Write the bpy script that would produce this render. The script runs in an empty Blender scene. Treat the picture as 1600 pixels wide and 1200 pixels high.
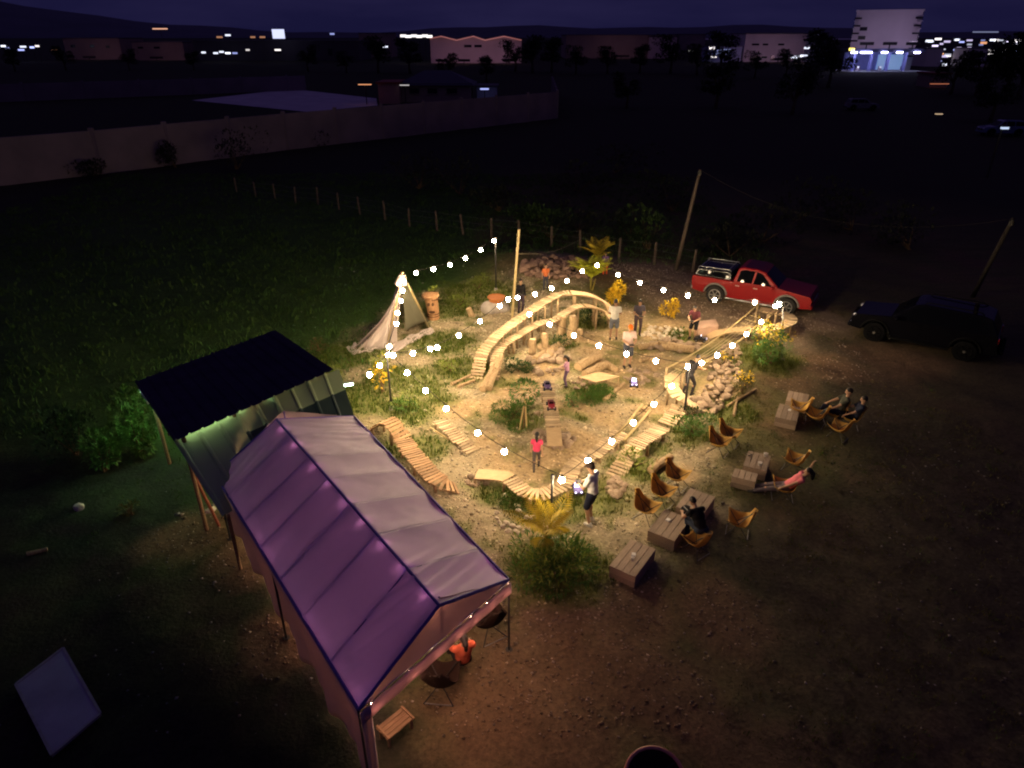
import bpy, math, random
import numpy as np
from mathutils import Vector, Matrix, Euler, Quaternion, noise as mnoise

scene = bpy.context.scene
COL = scene.collection
R = math.radians
random.seed(7)
RNG = np.random.default_rng(11)

# ------------------------------------------------------------------ camera
CAM_H, CAM_PITCH = 10.5, R(27)
cam_data = bpy.data.cameras.new('camera')
cam = bpy.data.objects.new('camera', cam_data)
COL.objects.link(cam)
cam.location = (0, 0, CAM_H)
cam.rotation_euler = (R(90) - CAM_PITCH, 0, 0)
cam_data.lens = 24
cam_data.sensor_width = 36
cam_data.clip_start = 0.1
cam_data.clip_end = 20000
scene.camera = cam

# ------------------------------------------------------------------ night sky
world = bpy.data.worlds.new('World')
scene.world = world
world.use_nodes = True
wn, wl = world.node_tree.nodes, world.node_tree.links
wn.clear()
w_out = wn.new('ShaderNodeOutputWorld')
w_bg = wn.new('ShaderNodeBackground')
w_tc = wn.new('ShaderNodeTexCoord')
w_sep = wn.new('ShaderNodeSeparateXYZ')
w_ramp = wn.new('ShaderNodeValToRGB')
w_map = wn.new('ShaderNodeMapping')
w_noise = wn.new('ShaderNodeTexNoise')
w_cr = wn.new('ShaderNodeValToRGB')
w_mix = wn.new('ShaderNodeMix')
w_mix.data_type = 'RGBA'
w_mix.blend_type = 'MULTIPLY'
w_mix.inputs['Factor'].default_value = 1.0
wl.new(w_tc.outputs['Generated'], w_sep.inputs[0])
wl.new(w_sep.outputs['Z'], w_ramp.inputs[0])
w_ramp.color_ramp.elements[0].position = 0.0
w_ramp.color_ramp.elements[0].color = (0.0098, 0.0088, 0.0390, 1)
w_ramp.color_ramp.elements[1].position = 0.45
w_ramp.color_ramp.elements[1].color = (0.0245, 0.0165, 0.0600, 1)
wl.new(w_tc.outputs['Generated'], w_map.inputs[0])
w_map.inputs['Scale'].default_value = (3.0, 3.0, 16.0)
wl.new(w_map.outputs[0], w_noise.inputs['Vector'])
w_noise.inputs['Scale'].default_value = 1.6
w_noise.inputs['Detail'].default_value = 6
w_cr.color_ramp.elements[0].position = 0.38
w_cr.color_ramp.elements[0].color = (0.80, 0.80, 0.88, 1)
w_cr.color_ramp.elements[1].position = 0.68
w_cr.color_ramp.elements[1].color = (1.35, 1.3, 1.2, 1)
wl.new(w_noise.outputs['Fac'], w_cr.inputs[0])
wl.new(w_ramp.outputs[0], w_mix.inputs['A'])
wl.new(w_cr.outputs[0], w_mix.inputs['B'])
wl.new(w_mix.outputs['Result'], w_bg.inputs['Color'])
w_bg.inputs['Strength'].default_value = 1.0
wl.new(w_bg.outputs[0], w_out.inputs[0])

vs = scene.view_settings
vs.view_transform = 'Standard'
vs.look = 'None'
vs.exposure = 0.0
vs.gamma = 1.0
vs.use_curve_mapping = False
scene.cycles.use_denoising = True
scene.cycles.max_bounces = 5
scene.cycles.diffuse_bounces = 3
scene.cycles.glossy_bounces = 2
scene.cycles.transmission_bounces = 4
scene.cycles.sample_clamp_indirect = 3.0
scene.cycles.use_light_tree = True
scene.cycles.pixel_filter_type = 'BLACKMAN_HARRIS'
scene.cycles.filter_width = 2.1
scene.cycles.caustics_reflective = False
scene.cycles.caustics_refractive = False

# strengths of the lamps (radiance of the glass)
BULB_L = 430.0
BULB_COL = (1.0, 0.75, 0.455)
TENT_L = 140.0
TENT_COL = (1.0, 0.53, 0.36)
TUBE_L = 30.0
TUBE_COL = (0.72, 1.0, 0.66)

# ------------------------------------------------------------------ measuring: image point of the photo + height -> place on site
_F = 24 / 36 * 1600
_fw = Vector((0, math.cos(CAM_PITCH), -math.sin(CAM_PITCH)))
_up = Vector((0, math.sin(CAM_PITCH), math.cos(CAM_PITCH)))


def G(px, py, h=0.0):
    d = _fw + Vector((1, 0, 0)) * ((px - 800) / _F) + _up * ((600 - py) / _F)
    t = (h - CAM_H) / d.z
    return Vector((0, 0, CAM_H)) + d * t


# ------------------------------------------------------------------ terrain height
MOUNDS = [(1.3, 17.4, 0.9, 0.30), (6.9, 20.7, 1.3, 0.35), (1.6, 22.6, 1.6, 0.30), (2.0, 33.0, 3.0, 0.55),
          (3.2, 14.7, 0.8, 0.15), (-0.4, 34.2, 2.0, 0.35), (8.6, 22.6, 1.2, 0.25)]


def hz(x, y):
    z = 0.03 * math.sin(x * 0.9 + 1.3) * math.cos(y * 0.7) + 0.02 * math.sin(x * 2.1 + y * 1.7)
    for mx, my, r, h in MOUNDS:
        d2 = ((x - mx) ** 2 + (y - my) ** 2) / (r * r)
        if d2 < 9:
            z += h * math.exp(-d2)
    return z


def hz_np(x, y):
    z = 0.03 * np.sin(x * 0.9 + 1.3) * np.cos(y * 0.7) + 0.02 * np.sin(x * 2.1 + y * 1.7)
    fade = np.clip(1 - (np.hypot(x, y - 20) - 60) / 60, 0, 1)
    z = z * fade
    for mx, my, r, h in MOUNDS:
        z = z + h * np.exp(-((x - mx) ** 2 + (y - my) ** 2) / (r * r))
    return z


def P(px, py, dz=0.0):
    """point on the terrain seen at (px, py)"""
    p = G(px, py, 0)
    for _ in range(3):
        p = G(px, py, hz(p.x, p.y))
    return Vector((p.x, p.y, p.z + dz))


# ------------------------------------------------------------------ numpy value noise
def _h2(ix, iy, s):
    n = (ix.astype(np.int64) * 374761393 + iy.astype(np.int64) * 668265263 + s * 1442695041) & 0x7fffffff
    n = ((n ^ (n >> 13)) * 1274126177) & 0x7fffffff
    return ((n ^ (n >> 16)) & 0xffff) / 65535.0


def vnoise(x, y, s=0):
    ix, iy = np.floor(x), np.floor(y)
    fx, fy = x - ix, y - iy
    fx, fy = fx * fx * (3 - 2 * fx), fy * fy * (3 - 2 * fy)
    a, b = _h2(ix, iy, s), _h2(ix + 1, iy, s)
    c, d = _h2(ix, iy + 1, s), _h2(ix + 1, iy + 1, s)
    return (a * (1 - fx) + b * fx) * (1 - fy) + (c * (1 - fx) + d * fx) * fy


def fbm(x, y, s=0, o=4):
    t, a, n = 0, 0.5, 0
    for i in range(o):
        t = t + a * vnoise(x * 2 ** i, y * 2 ** i, s + i * 17)
        n += a
        a *= 0.55
    return t / n


# ------------------------------------------------------------------ materials
MATS = {}


def M(name, c1=None, c2=None, rough=0.8, scale=6.0, bump=0.0, metal=0.0, rnd=0.0, emit=None, strength=0.0, stretch=None, coat=0.0,
      detail=5.0, spec=0.3, trans=0.0, alpha=None):
    if name in MATS:
        return MATS[name]
    m = bpy.data.materials.new(name)
    m.use_nodes = True
    MATS[name] = m
    nt = m.node_tree
    n, l = nt.nodes, nt.links
    b = n['Principled BSDF']
    b.inputs['Roughness'].default_value = rough
    b.inputs['Metallic'].default_value = metal
    b.inputs['Specular IOR Level'].default_value = spec
    if coat:
        b.inputs['Coat Weight'].default_value = coat
        b.inputs['Coat Roughness'].default_value = 0.06
    if emit:
        b.inputs['Emission Color'].default_value = (*emit, 1)
        b.inputs['Emission Strength'].default_value = strength
    c2 = c2 or tuple(v * 0.72 for v in c1)
    tc = n.new('ShaderNodeTexCoord')
    src = tc.outputs['Object']
    if stretch:
        mp = n.new('ShaderNodeMapping')
        mp.inputs['Scale'].default_value = stretch
        l.new(src, mp.inputs[0])
        src = mp.outputs[0]
    nz = n.new('ShaderNodeTexNoise')
    nz.inputs['Scale'].default_value = scale
    nz.inputs['Detail'].default_value = detail
    l.new(src, nz.inputs['Vector'])
    cr = n.new('ShaderNodeValToRGB')
    cr.color_ramp.elements[0].position = 0.32
    cr.color_ramp.elements[0].color = (*c2, 1)
    cr.color_ramp.elements[1].position = 0.66
    cr.color_ramp.elements[1].color = (*c1, 1)
    l.new(nz.outputs['Fac'], cr.inputs[0])
    col = cr.outputs[0]
    if rnd:
        oi = n.new('ShaderNodeObjectInfo')
        mr = n.new('ShaderNodeMapRange')
        mr.inputs['To Min'].default_value = 1 - rnd
        mr.inputs['To Max'].default_value = 1 + rnd
        l.new(oi.outputs['Random'], mr.inputs['Value'])
        hs = n.new('ShaderNodeHueSaturation')
        l.new(mr.outputs[0], hs.inputs['Value'])
        l.new(col, hs.inputs['Color'])
        col = hs.outputs[0]
    l.new(col, b.inputs['Base Color'])
    if bump:
        bp = n.new('ShaderNodeBump')
        bp.inputs['Strength'].default_value = bump
        bp.inputs['Distance'].default_value = 0.02
        l.new(nz.outputs['Fac'], bp.inputs['Height'])
        l.new(bp.outputs[0], b.inputs['Normal'])
    if trans:
        tr = n.new('ShaderNodeBsdfTranslucent')
        l.new(col, tr.inputs['Color'])
        mx = n.new('ShaderNodeMixShader')
        mx.inputs[0].default_value = trans
        l.new(b.outputs[0], mx.inputs[1])
        l.new(tr.outputs[0], mx.inputs[2])
        l.new(mx.outputs[0], n['Material Output'].inputs['Surface'])
    return m


def fabric(name, c, tcol, fac, rough=0.7):
    """woven sheet: reflects colour c, lets colour tcol through"""
    m = M(name, c, tuple(v * 0.93 for v in c), rough=rough, scale=3.0, spec=0.15)
    n, l = m.node_tree.nodes, m.node_tree.links
    tr = n.new('ShaderNodeBsdfTranslucent')
    tr.inputs['Color'].default_value = (*tcol, 1)
    mx = n.new('ShaderNodeMixShader')
    mx.inputs[0].default_value = fac
    l.new(n['Principled BSDF'].outputs[0], mx.inputs[1])
    l.new(tr.outputs[0], mx.inputs[2])
    l.new(mx.outputs[0], n['Material Output'].inputs['Surface'])
    return m


# ------------------------------------------------------------------ mesh builder
class MB:
    def __init__(self, off=(0, 0, 0)):
        self.v, self.f, self.m = [], [], []
        self.off = Vector(off)

    def add(self, vs, fs, mat=0):
        n = len(self.v)
        self.v.extend([Vector(a) - self.off for a in vs])
        self.f.extend([tuple(i + n for i in f) for f in fs])
        self.m.extend([mat] * len(fs))
        return self

    def box(self, c, s, mx=None, mat=0):
        hx, hy, hh = s[0] / 2, s[1] / 2, s[2] / 2
        vs = [Vector((x, y, z)) for z in (-hh, hh) for y in (-hy, hy) for x in (-hx, hx)]
        if mx is not None:
            vs = [mx @ a for a in vs]
        vs = [a + Vector(c) for a in vs]
        return self.add(vs, [(0, 2, 3, 1), (4, 5, 7, 6), (0, 1, 5, 4), (2, 6, 7, 3), (0, 4, 6, 2), (1, 3, 7, 5)], mat)

    def bar(self, a, b, w, h, mat=0, up=(0, 0, 1)):
        a, b = Vector(a), Vector(b)
        d = b - a
        L = d.length
        y = d.normalized()
        u = Vector(up)
        if abs(y.dot(u)) > 0.98:
            u = Vector((1, 0, 0))
        x = y.cross(u).normalized()
        z = x.cross(y)
        mx = Matrix((x, y, z)).transposed()
        return self.box((a + b) / 2, (w, L, h), mx, mat)

    def tube(self, pts, r, n=6, mat=0, cap=True):
        pts = [Vector(p) for p in pts]
        rr = r if isinstance(r, (list, tuple)) else [r] * len(pts)
        vs, fs = [], []
        pu = None
        for i, p in enumerate(pts):
            d = (pts[min(i + 1, len(pts) - 1)] - pts[max(i - 1, 0)])
            d = d.normalized() if d.length > 1e-9 else Vector((0, 0, 1))
            if pu is None:
                u = d.cross(Vector((0, 0, 1)))
                if u.length < 0.05:
                    u = d.cross(Vector((1, 0, 0)))
            else:
                u = pu - d * pu.dot(d)
            u.normalize()
            pu = u
            w = d.cross(u)
            for k in range(n):
                a = 2 * math.pi * k / n
                vs.append(p + (u * math.cos(a) + w * math.sin(a)) * rr[i])
        for i in range(len(pts) - 1):
            for k in range(n):
                k2 = (k + 1) % n
                fs.append((i * n + k, i * n + k2, (i + 1) * n + k2, (i + 1) * n + k))
        if cap:
            fs.append(tuple(range(n - 1, -1, -1)))
            fs.append(tuple((len(pts) - 1) * n + k for k in range(n)))
        return self.add(vs, fs, mat)

    def ell(self, c, r, nu=10, nv=7, mat=0, mx=None):
        c = Vector(c)
        vs, fs = [], []
        r = (r, r, r) if isinstance(r, (int, float)) else r

        def pt(x, y, z):
            q = Vector((x * r[0], y * r[1], z * r[2]))
            return (mx @ q if mx is not None else q) + c
        vs.append(pt(0, 0, -1))
        for j in range(1, nv):
            t = math.pi * j / nv
            for i in range(nu):
                a = 2 * math.pi * i / nu
                vs.append(pt(math.sin(t) * math.cos(a), math.sin(t) * math.sin(a), -math.cos(t)))
        vs.append(pt(0, 0, 1))
        for i in range(nu):
            fs.append((0, 1 + (i + 1) % nu, 1 + i))
        for j in range(nv - 2):
            for i in range(nu):
                a, b = 1 + j * nu + i, 1 + j * nu + (i + 1) % nu
                fs.append((a, b, b + nu, a + nu))
        t = len(vs) - 1
        for i in range(nu):
            fs.append((t, 1 + (nv - 2) * nu + i, 1 + (nv - 2) * nu + (i + 1) % nu))
        return self.add(vs, fs, mat)

    def cap(self, a, b, ra, rb, n=10, mat=0):
        """tapered limb with rounded ends"""
        a, b = Vector(a), Vector(b)
        d = (b - a)
        if d.length < 1e-6:
            return self.ell(a, ra)
        d.normalize()
        pts, rs = [], []
        for t in (80, 55, 28):
            pts.append(a - d * ra * math.sin(R(t)))
            rs.append(ra * math.cos(R(t)))
        pts += [a, b]
        rs += [ra, rb]
        for t in (28, 55, 80):
            pts.append(b + d * rb * math.sin(R(t)))
            rs.append(rb * math.cos(R(t)))
        return self.tube(pts, rs, n, mat)

    def prism(self, poly, y0, y1, mat=0, yfun=None):
        """polygon in x,z pushed from y0 to y1 (poly counter-clockwise seen from -y)"""
        n = len(poly)
        f = yfun or (lambda x, z: 1.0)
        vs = [(x, y0 * f(x, z), z) for x, z in poly] + [(x, y1 * f(x, z), z) for x, z in poly]
        fs = [tuple(range(n)), tuple(range(2 * n - 1, n - 1, -1))]
        for i in range(n):
            j = (i + 1) % n
            fs.append((i, n + i, n + j, j))
        return self.add(vs, fs, mat)

    def grid(self, fn, nu, nv, mat=0, closed_u=False):
        vs = [fn(i / nu, j / nv) for j in range(nv + 1) for i in range(nu + 1)]
        fs = []
        for j in range(nv):
            for i in range(nu):
                a = j * (nu + 1) + i
                fs.append((a, a + 1, a + nu + 2, a + nu + 1))
        return self.add(vs, fs, mat)

    def mesh(self, name, mats, smooth=False):
        me = bpy.data.meshes.new(name)
        me.from_pydata([tuple(a) for a in self.v], [], self.f)
        for m in (mats if isinstance(mats, (list, tuple)) else [mats]):
            me.materials.append(m)
        if len(set(self.m)) > 1:
            me.polygons.foreach_set('material_index', self.m)
        if smooth:
            me.polygons.foreach_set('use_smooth', [True] * len(me.polygons))
        me.update()
        return me

    def build(self, name, mats, parent=None, smooth=False, loc=None, rot=None):
        return put(name, self.mesh(name, mats, smooth), parent, loc, rot)


def put(name, me, parent=None, loc=None, rot=None, scale=None):
    o = bpy.data.objects.new(name, me)
    COL.objects.link(o)
    if parent is not None:
        o.parent = parent
    if loc is not None:
        o.location = loc
    if rot is not None:
        if isinstance(rot, Quaternion):
            o.rotation_mode = 'QUATERNION'
            o.rotation_quaternion = rot
        else:
            o.rotation_euler = rot
    if scale is not None:
        o.scale = scale if isinstance(scale, (tuple, list)) else (scale,) * 3
    return o


def tag(o, label=None, cat=None, group=None, kind=None):
    if label:
        o['label'] = label
    if cat:
        o['category'] = cat
    if group:
        o['group'] = group
    if kind:
        o['kind'] = kind
    return o


def thing(name, label, cat, loc=(0, 0, 0), rotz=0.0, group=None):
    o = bpy.data.objects.new(name, None)
    COL.objects.link(o)
    o.location = loc
    o.rotation_euler = (0, 0, rotz)
    o.empty_display_size = 0.3
    return tag(o, label, cat, group)


def bevel(o, w=0.01, seg=2):
    b = o.modifiers.new('bevel', 'BEVEL')
    b.width = w
    b.segments = seg
    b.limit_method = 'ANGLE'
    b.angle_limit = R(40)
    return o


def solid(o, t=0.006, offset=0.0):
    s = o.modifiers.new('solidify', 'SOLIDIFY')
    s.thickness = t
    s.offset = offset
    return o


def remesh(o, voxel=0.012, smooth=3):
    r = o.modifiers.new('remesh', 'REMESH')
    r.mode = 'VOXEL'
    r.voxel_size = voxel
    r.use_smooth_shade = True
    s = o.modifiers.new('smooth', 'SMOOTH')
    s.factor = 0.5
    s.iterations = smooth
    return o


def yaw_to(d):
    """rotation about z that turns local +y to direction d"""
    return math.atan2(-d[0], d[1])


def raw_mesh(name, verts, faces_flat, loop_total, mat, cols=None):
    """fast mesh from numpy arrays"""
    me = bpy.data.meshes.new(name)
    nf = len(faces_flat) // loop_total
    me.vertices.add(len(verts))
    me.vertices.foreach_set('co', verts.astype(np.float32).ravel())
    me.loops.add(len(faces_flat))
    me.loops.foreach_set('vertex_index', faces_flat.astype(np.int32))
    me.polygons.add(nf)
    me.polygons.foreach_set('loop_start', np.arange(0, nf * loop_total, loop_total, dtype=np.int32))
    me.polygons.foreach_set('loop_total', np.full(nf, loop_total, dtype=np.int32))
    me.materials.append(mat)
    if cols is not None:
        ca = me.color_attributes.new('albedo', 'FLOAT_COLOR', 'POINT')
        ca.data.foreach_set('color', cols.astype(np.float32).ravel())
    me.update(calc_edges=True)
    me.validate()
    return me


def attr_material(name, rough=0.9, scale=14.0, lo=0.6, hi=1.35, bump=0.6, trans=0.0, noise_on=True):
    m = bpy.data.materials.new(name)
    m.use_nodes = True
    n, l = m.node_tree.nodes, m.node_tree.links
    b = n['Principled BSDF']
    b.inputs['Roughness'].default_value = rough
    b.inputs['Specular IOR Level'].default_value = 0.15
    at = n.new('ShaderNodeAttribute')
    at.attribute_name = 'albedo'
    col = at.outputs['Color']
    if noise_on:
        tc = n.new('ShaderNodeTexCoord')
        nz = n.new('ShaderNodeTexNoise')
        nz.inputs['Scale'].default_value = scale
        nz.inputs['Detail'].default_value = 8
        nz.inputs['Roughness'].default_value = 0.7
        l.new(tc.outputs['Object'], nz.inputs['Vector'])
        mr = n.new('ShaderNodeMapRange')
        mr.inputs['From Min'].default_value = 0.3
        mr.inputs['From Max'].default_value = 0.7
        mr.inputs['To Min'].default_value = lo
        mr.inputs['To Max'].default_value = hi
        l.new(nz.outputs['Fac'], mr.inputs['Value'])
        mx = n.new('ShaderNodeMix')
        mx.data_type = 'RGBA'
        mx.blend_type = 'MULTIPLY'
        mx.inputs['Factor'].default_value = 1
        l.new(col, mx.inputs['A'])
        l.new(mr.outputs[0], mx.inputs['B'])
        col = mx.outputs['Result']
        if bump:
            bp = n.new('ShaderNodeBump')
            bp.inputs['Strength'].default_value = bump
            bp.inputs['Distance'].default_value = 0.04
            l.new(nz.outputs['Fac'], bp.inputs['Height'])
            l.new(bp.outputs[0], b.inputs['Normal'])
    l.new(col, b.inputs['Base Color'])
    if trans:
        tr = n.new('ShaderNodeBsdfTranslucent')
        l.new(col, tr.inputs['Color'])
        ms = n.new('ShaderNodeMixShader')
        ms.inputs[0].default_value = trans
        l.new(b.outputs[0], ms.inputs[1])
        l.new(tr.outputs[0], ms.inputs[2])
        l.new(ms.outputs[0], n['Material Output'].inputs['Surface'])
    return m
# ================================================================== GROUND
def blobs(x, y, lst, soft=0.5, seed=3):
    nz = (fbm(x * 0.9, y * 0.9, seed, 4) - 0.5) * 1.5
    m = np.zeros_like(x)
    for px, py, r in lst:
        g = G(px, py, 0)
        d = np.hypot(x - g.x, y - g.y) / r
        m = np.maximum(m, np.clip((1 - d) / soft + nz + 0.15, 0, 1))
    return m


SAND = [(850, 725, 1.3), (790, 720, 1.0), (900, 700, 1.0), (765, 690, 0.8), (980, 600, 1.4), (1020, 640, 1.1), (950, 560, 1.6), (930, 540, 1.2),
        (800, 600, 1.3), (850, 580, 1.2), (770, 640, 0.9), (905, 640, 1.1), (940, 650, 0.9), (1000, 560, 1.6), (985, 510, 1.6), (1050, 520, 2.0),
        (960, 500, 1.6), (720, 640, 0.9), (950, 760, 0.5), (840, 820, 0.5), (1060, 740, 0.5), (1090, 570, 1.0), (1110, 610, 1.0)]
GRASS = [(660, 605, 1.2), (690, 625, .8), (600, 590, 1.0), (820, 665, 0.8), (795, 655, 0.6), (905, 655, 0.5), (925, 615, 0.9), (880, 650, 0.4), (1080, 680, 0.9), (1000, 740, 0.9), (935, 775, 0.9),
         (830, 790, 0.7), (800, 780, 0.5), (890, 800, 0.6), (870, 890, 1.3), (700, 480, 1.8), (740, 460, 2.2), (640, 590, 1.3), (615, 635, 0.8),
         (720, 580, 1.5), (690, 540, 1.6), (780, 600, 0.5), (920, 500, 1.2), (870, 545, 0.9), (980, 730, 0.8), (1020, 700, 0.5), (540, 560, 1.6),
         (600, 700, 0.5), (1200, 565, 1.3), (770, 770, 0.6), (1150, 650, 1.0), (1060, 525, 0.8), (645, 640, 1.2), (560, 620, 1.4), (660, 700, 0.9)]
RED = [(860, 1000, 2.2), (1000, 1080, 1.6), (760, 1100, 1.6), (950, 960, 1.5), (1300, 575, 1.6), (1240, 600, 1.2), (1400, 560, 2.0), (1190, 720, 0.6),
       (870, 1150, 1.6), (380, 860, 1.2), (440, 1000, 0.9), (300, 840, 1.2), (1000, 960, 1.2), (1120, 960, 1.2)]
ROAD = [(1000, 425, 2.6), (1060, 450, 3.0), (1130, 485, 2.6), (1200, 510, 2.2), (1280, 505, 1.6), (960, 415, 2.0),
        (880, 415, 2.0), (1080, 470, 2.4)]


def ground_layers(x, y):
    a0 = G(800, 620)
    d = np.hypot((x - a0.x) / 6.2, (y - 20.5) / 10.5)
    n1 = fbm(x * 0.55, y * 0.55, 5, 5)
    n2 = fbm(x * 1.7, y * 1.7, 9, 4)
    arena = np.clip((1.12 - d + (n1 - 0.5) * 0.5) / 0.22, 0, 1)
    grass = blobs(x, y, GRASS, 0.5, 21)
    grass = np.maximum(grass, arena * np.clip((n2 - 0.50) * 6, 0, 1) * 0.8)
    sand = blobs(x, y, SAND, 0.6, 33)
    red = blobs(x, y, RED, 0.6, 41)
    road = blobs(x, y, ROAD, 0.5, 55)
    return arena, grass, sand, red, road, n1, n2


def mixc(a, c, m):
    return a * (1 - m[..., None]) + np.array(c) * m[..., None]


def ground_albedo(x, y):
    arena, grass, sand, red, road, n1, n2 = ground_layers(x, y)
    side = np.clip((x + 3.0) / 3.0, 0, 1)                     # brown trampled turf east, greener meadow west
    c = np.zeros(x.shape + (3,))
    c[...] = (0.055, 0.108, 0.024)
    c = mixc(c, (0.115, 0.102, 0.040), side * np.clip(0.5 + n2, 0, 1))
    c = mixc(c, (0.15, 0.092, 0.05), np.clip((n1 - 0.52) * 5, 0, 1) * side * 0.8)
    dirt_shade = np.clip((13.5 - y) / 2.5, 0, 1) * np.clip((-3.5 + (13.5 - y) * .5 - x) / 1.5, 0, 1)  # brown earth in the west, deepened to paint in the lamps' falloff
    dirt_shade = np.maximum(dirt_shade, np.clip((17.2 - y) / 1.5, 0, 1) * np.clip((-7.0 - x) / 1.5, 0, 1))
    c = mixc(c, (0.062, 0.044, 0.034), np.clip((15.5 + (x - 6) * .25 - y) / 3, 0, 1) * np.clip((x - 3.0) / 3, 0, 1) * .75)  # southeast soil darkened: fading lamp light put into the colour
    c = mixc(c, (0.021, 0.014, 0.015), dirt_shade * np.clip(.6 + n2 * .5, 0, 1))
    c = mixc(c, (0.052, 0.038, 0.031), np.clip((x - 8.5) / 2.5, 0, 1) * np.clip((27 - y) / 3, 0, 1) * .75)  # east soil round the suv darkened in place of shade
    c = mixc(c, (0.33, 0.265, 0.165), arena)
    c = mixc(c, (0.30, 0.215, 0.145), road * 0.8)
    for off in (-.75, .75):                                   # wheel ruts along the earth road
        a, b = G(930, 412), G(1290, 508)
        dx, dy = b.x - a.x, b.y - a.y
        L = math.hypot(dx, dy)
        dist = np.abs((x - a.x) * dy - (y - a.y) * dx) / L * 1.0
        sd = ((x - a.x) * dy - (y - a.y) * dx) / L - off - .35 * np.sin((x + y) * .35)
        c = mixc(c, (0.15, 0.10, 0.075), np.clip(1 - np.abs(sd) / .22, 0, 1) * np.clip(road * 1.4, 0, 1) * .7)
    c = mixc(c, (0.40, 0.28, 0.15), sand * 0.9)
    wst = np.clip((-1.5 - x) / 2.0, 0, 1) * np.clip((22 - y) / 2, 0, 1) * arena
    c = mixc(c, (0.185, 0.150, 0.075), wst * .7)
    c = mixc(c, (0.175, 0.105, 0.06), red * 0.75)
    c = mixc(c, (0.110, 0.130, 0.030), grass * 0.8)
    n3 = fbm(x * 5.0, y * 5.0, 77, 3)
    c = c * (0.72 + 0.56 * n3)[..., None]
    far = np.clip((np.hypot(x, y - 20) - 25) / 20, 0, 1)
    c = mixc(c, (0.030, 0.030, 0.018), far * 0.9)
    return np.clip(c, 0.004, 0.8), arena, grass, sand, red, road


def axis(a, b, step, out):
    mid = list(np.arange(a, b + 1e-6, step))
    lo, hi, s = [], [], step
    while (mid[-1] if not hi else hi[-1]) < out:
        s *= 1.12
        hi.append((hi[-1] if hi else mid[-1]) + s)
    s = step
    while (mid[0] if not lo else lo[-1]) > -out:
        s *= 1.12
        lo.append((lo[-1] if lo else mid[0]) - s)
    return np.array(lo[::-1] + mid + hi)


gx, gy = axis(-13, 15, 0.11, 9000), axis(5, 37, 0.11, 9000)
XX, YY = np.meshgrid(gx, gy)
ZZ = hz_np(XX, YY) + np.where((np.abs(XX) < 16) & (YY > 4) & (YY < 38), (fbm(XX * 2.6, YY * 2.6, 61, 3) - 0.5) * 0.05, 0)
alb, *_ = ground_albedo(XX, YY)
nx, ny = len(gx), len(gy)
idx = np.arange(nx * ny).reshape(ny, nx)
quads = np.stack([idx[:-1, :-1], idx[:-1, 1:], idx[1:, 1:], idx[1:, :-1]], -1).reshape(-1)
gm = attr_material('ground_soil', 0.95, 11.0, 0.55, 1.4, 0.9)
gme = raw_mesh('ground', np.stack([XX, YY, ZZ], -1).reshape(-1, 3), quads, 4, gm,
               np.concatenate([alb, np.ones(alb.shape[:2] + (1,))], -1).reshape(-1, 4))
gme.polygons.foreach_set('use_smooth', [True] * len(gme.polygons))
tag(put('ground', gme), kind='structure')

# ---- pebbles: real little stones, one scattered mass
def scatter(n, x0, x1, y0, y1, dens):
    x, y = RNG.uniform(x0, x1, n), RNG.uniform(y0, y1, n)
    keep = RNG.uniform(0, 1, n) < dens(x, y)
    return x[keep], y[keep]


def peb_d(x, y):
    _, arena, grass, sand, red, road = ground_albedo(x, y)
    return np.clip(arena * 0.75 + red * 0.55 + road * 0.5 + 0.06 - grass * 0.6 - sand * 0.35, 0.03, 1)


px_, py_ = scatter(60000, -9, 13, 7.5, 34, peb_d)
k = len(px_)
base = np.array([(1, 0, 0), (-1, 0, 0), (0, 1, 0), (0, -1, 0), (0, 0, 1), (0, 0, -1)], float)
fo = np.array([(0, 2, 4), (2, 1, 4), (1, 3, 4), (3, 0, 4), (2, 0, 5), (1, 2, 5), (3, 1, 5), (0, 3, 5)])
sz = np.minimum(RNG.lognormal(-3.68, 0.5, k), np.where((py_ < 13) | (px_ > 6), 0.034, 0.075))
sc = sz[:, None, None] * np.array([1, 1, 0.6]) * RNG.uniform(0.65, 1.35, (k, 6, 3))
v = base[None] * sc
ang = RNG.uniform(0, 6.28, k)
ca, sa = np.cos(ang)[:, None], np.sin(ang)[:, None]
vx, vy = v[..., 0] * ca - v[..., 1] * sa, v[..., 0] * sa + v[..., 1] * ca
pz = hz_np(px_, py_)
v = np.stack([vx + px_[:, None], vy + py_[:, None], v[..., 2] + pz[:, None] + sz[:, None] * 0.25], -1)
fl = (fo[None] + (np.arange(k) * 6)[:, None, None]).reshape(-1)
pc, *_ = ground_albedo(px_, py_)
pc = np.clip(pc, 0.05, 1) * RNG.uniform(0.55, 2.0, (k, 1)) + RNG.uniform(0, 0.08, (k, 1)) + np.where(RNG.uniform(0, 1, (k, 1)) < .16, .16, 0) * np.array([[1.0, .84, .68]])
pcol = np.concatenate([np.repeat(pc[:, None], 6, 1), np.ones((k, 6, 1))], -1).reshape(-1, 4)
pm = attr_material('pebble_stone', 0.85, noise_on=False)
tag(put('pebbles', raw_mesh('pebbles', v.reshape(-1, 3), fl, 3, pm, pcol)), kind='stuff')


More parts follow.
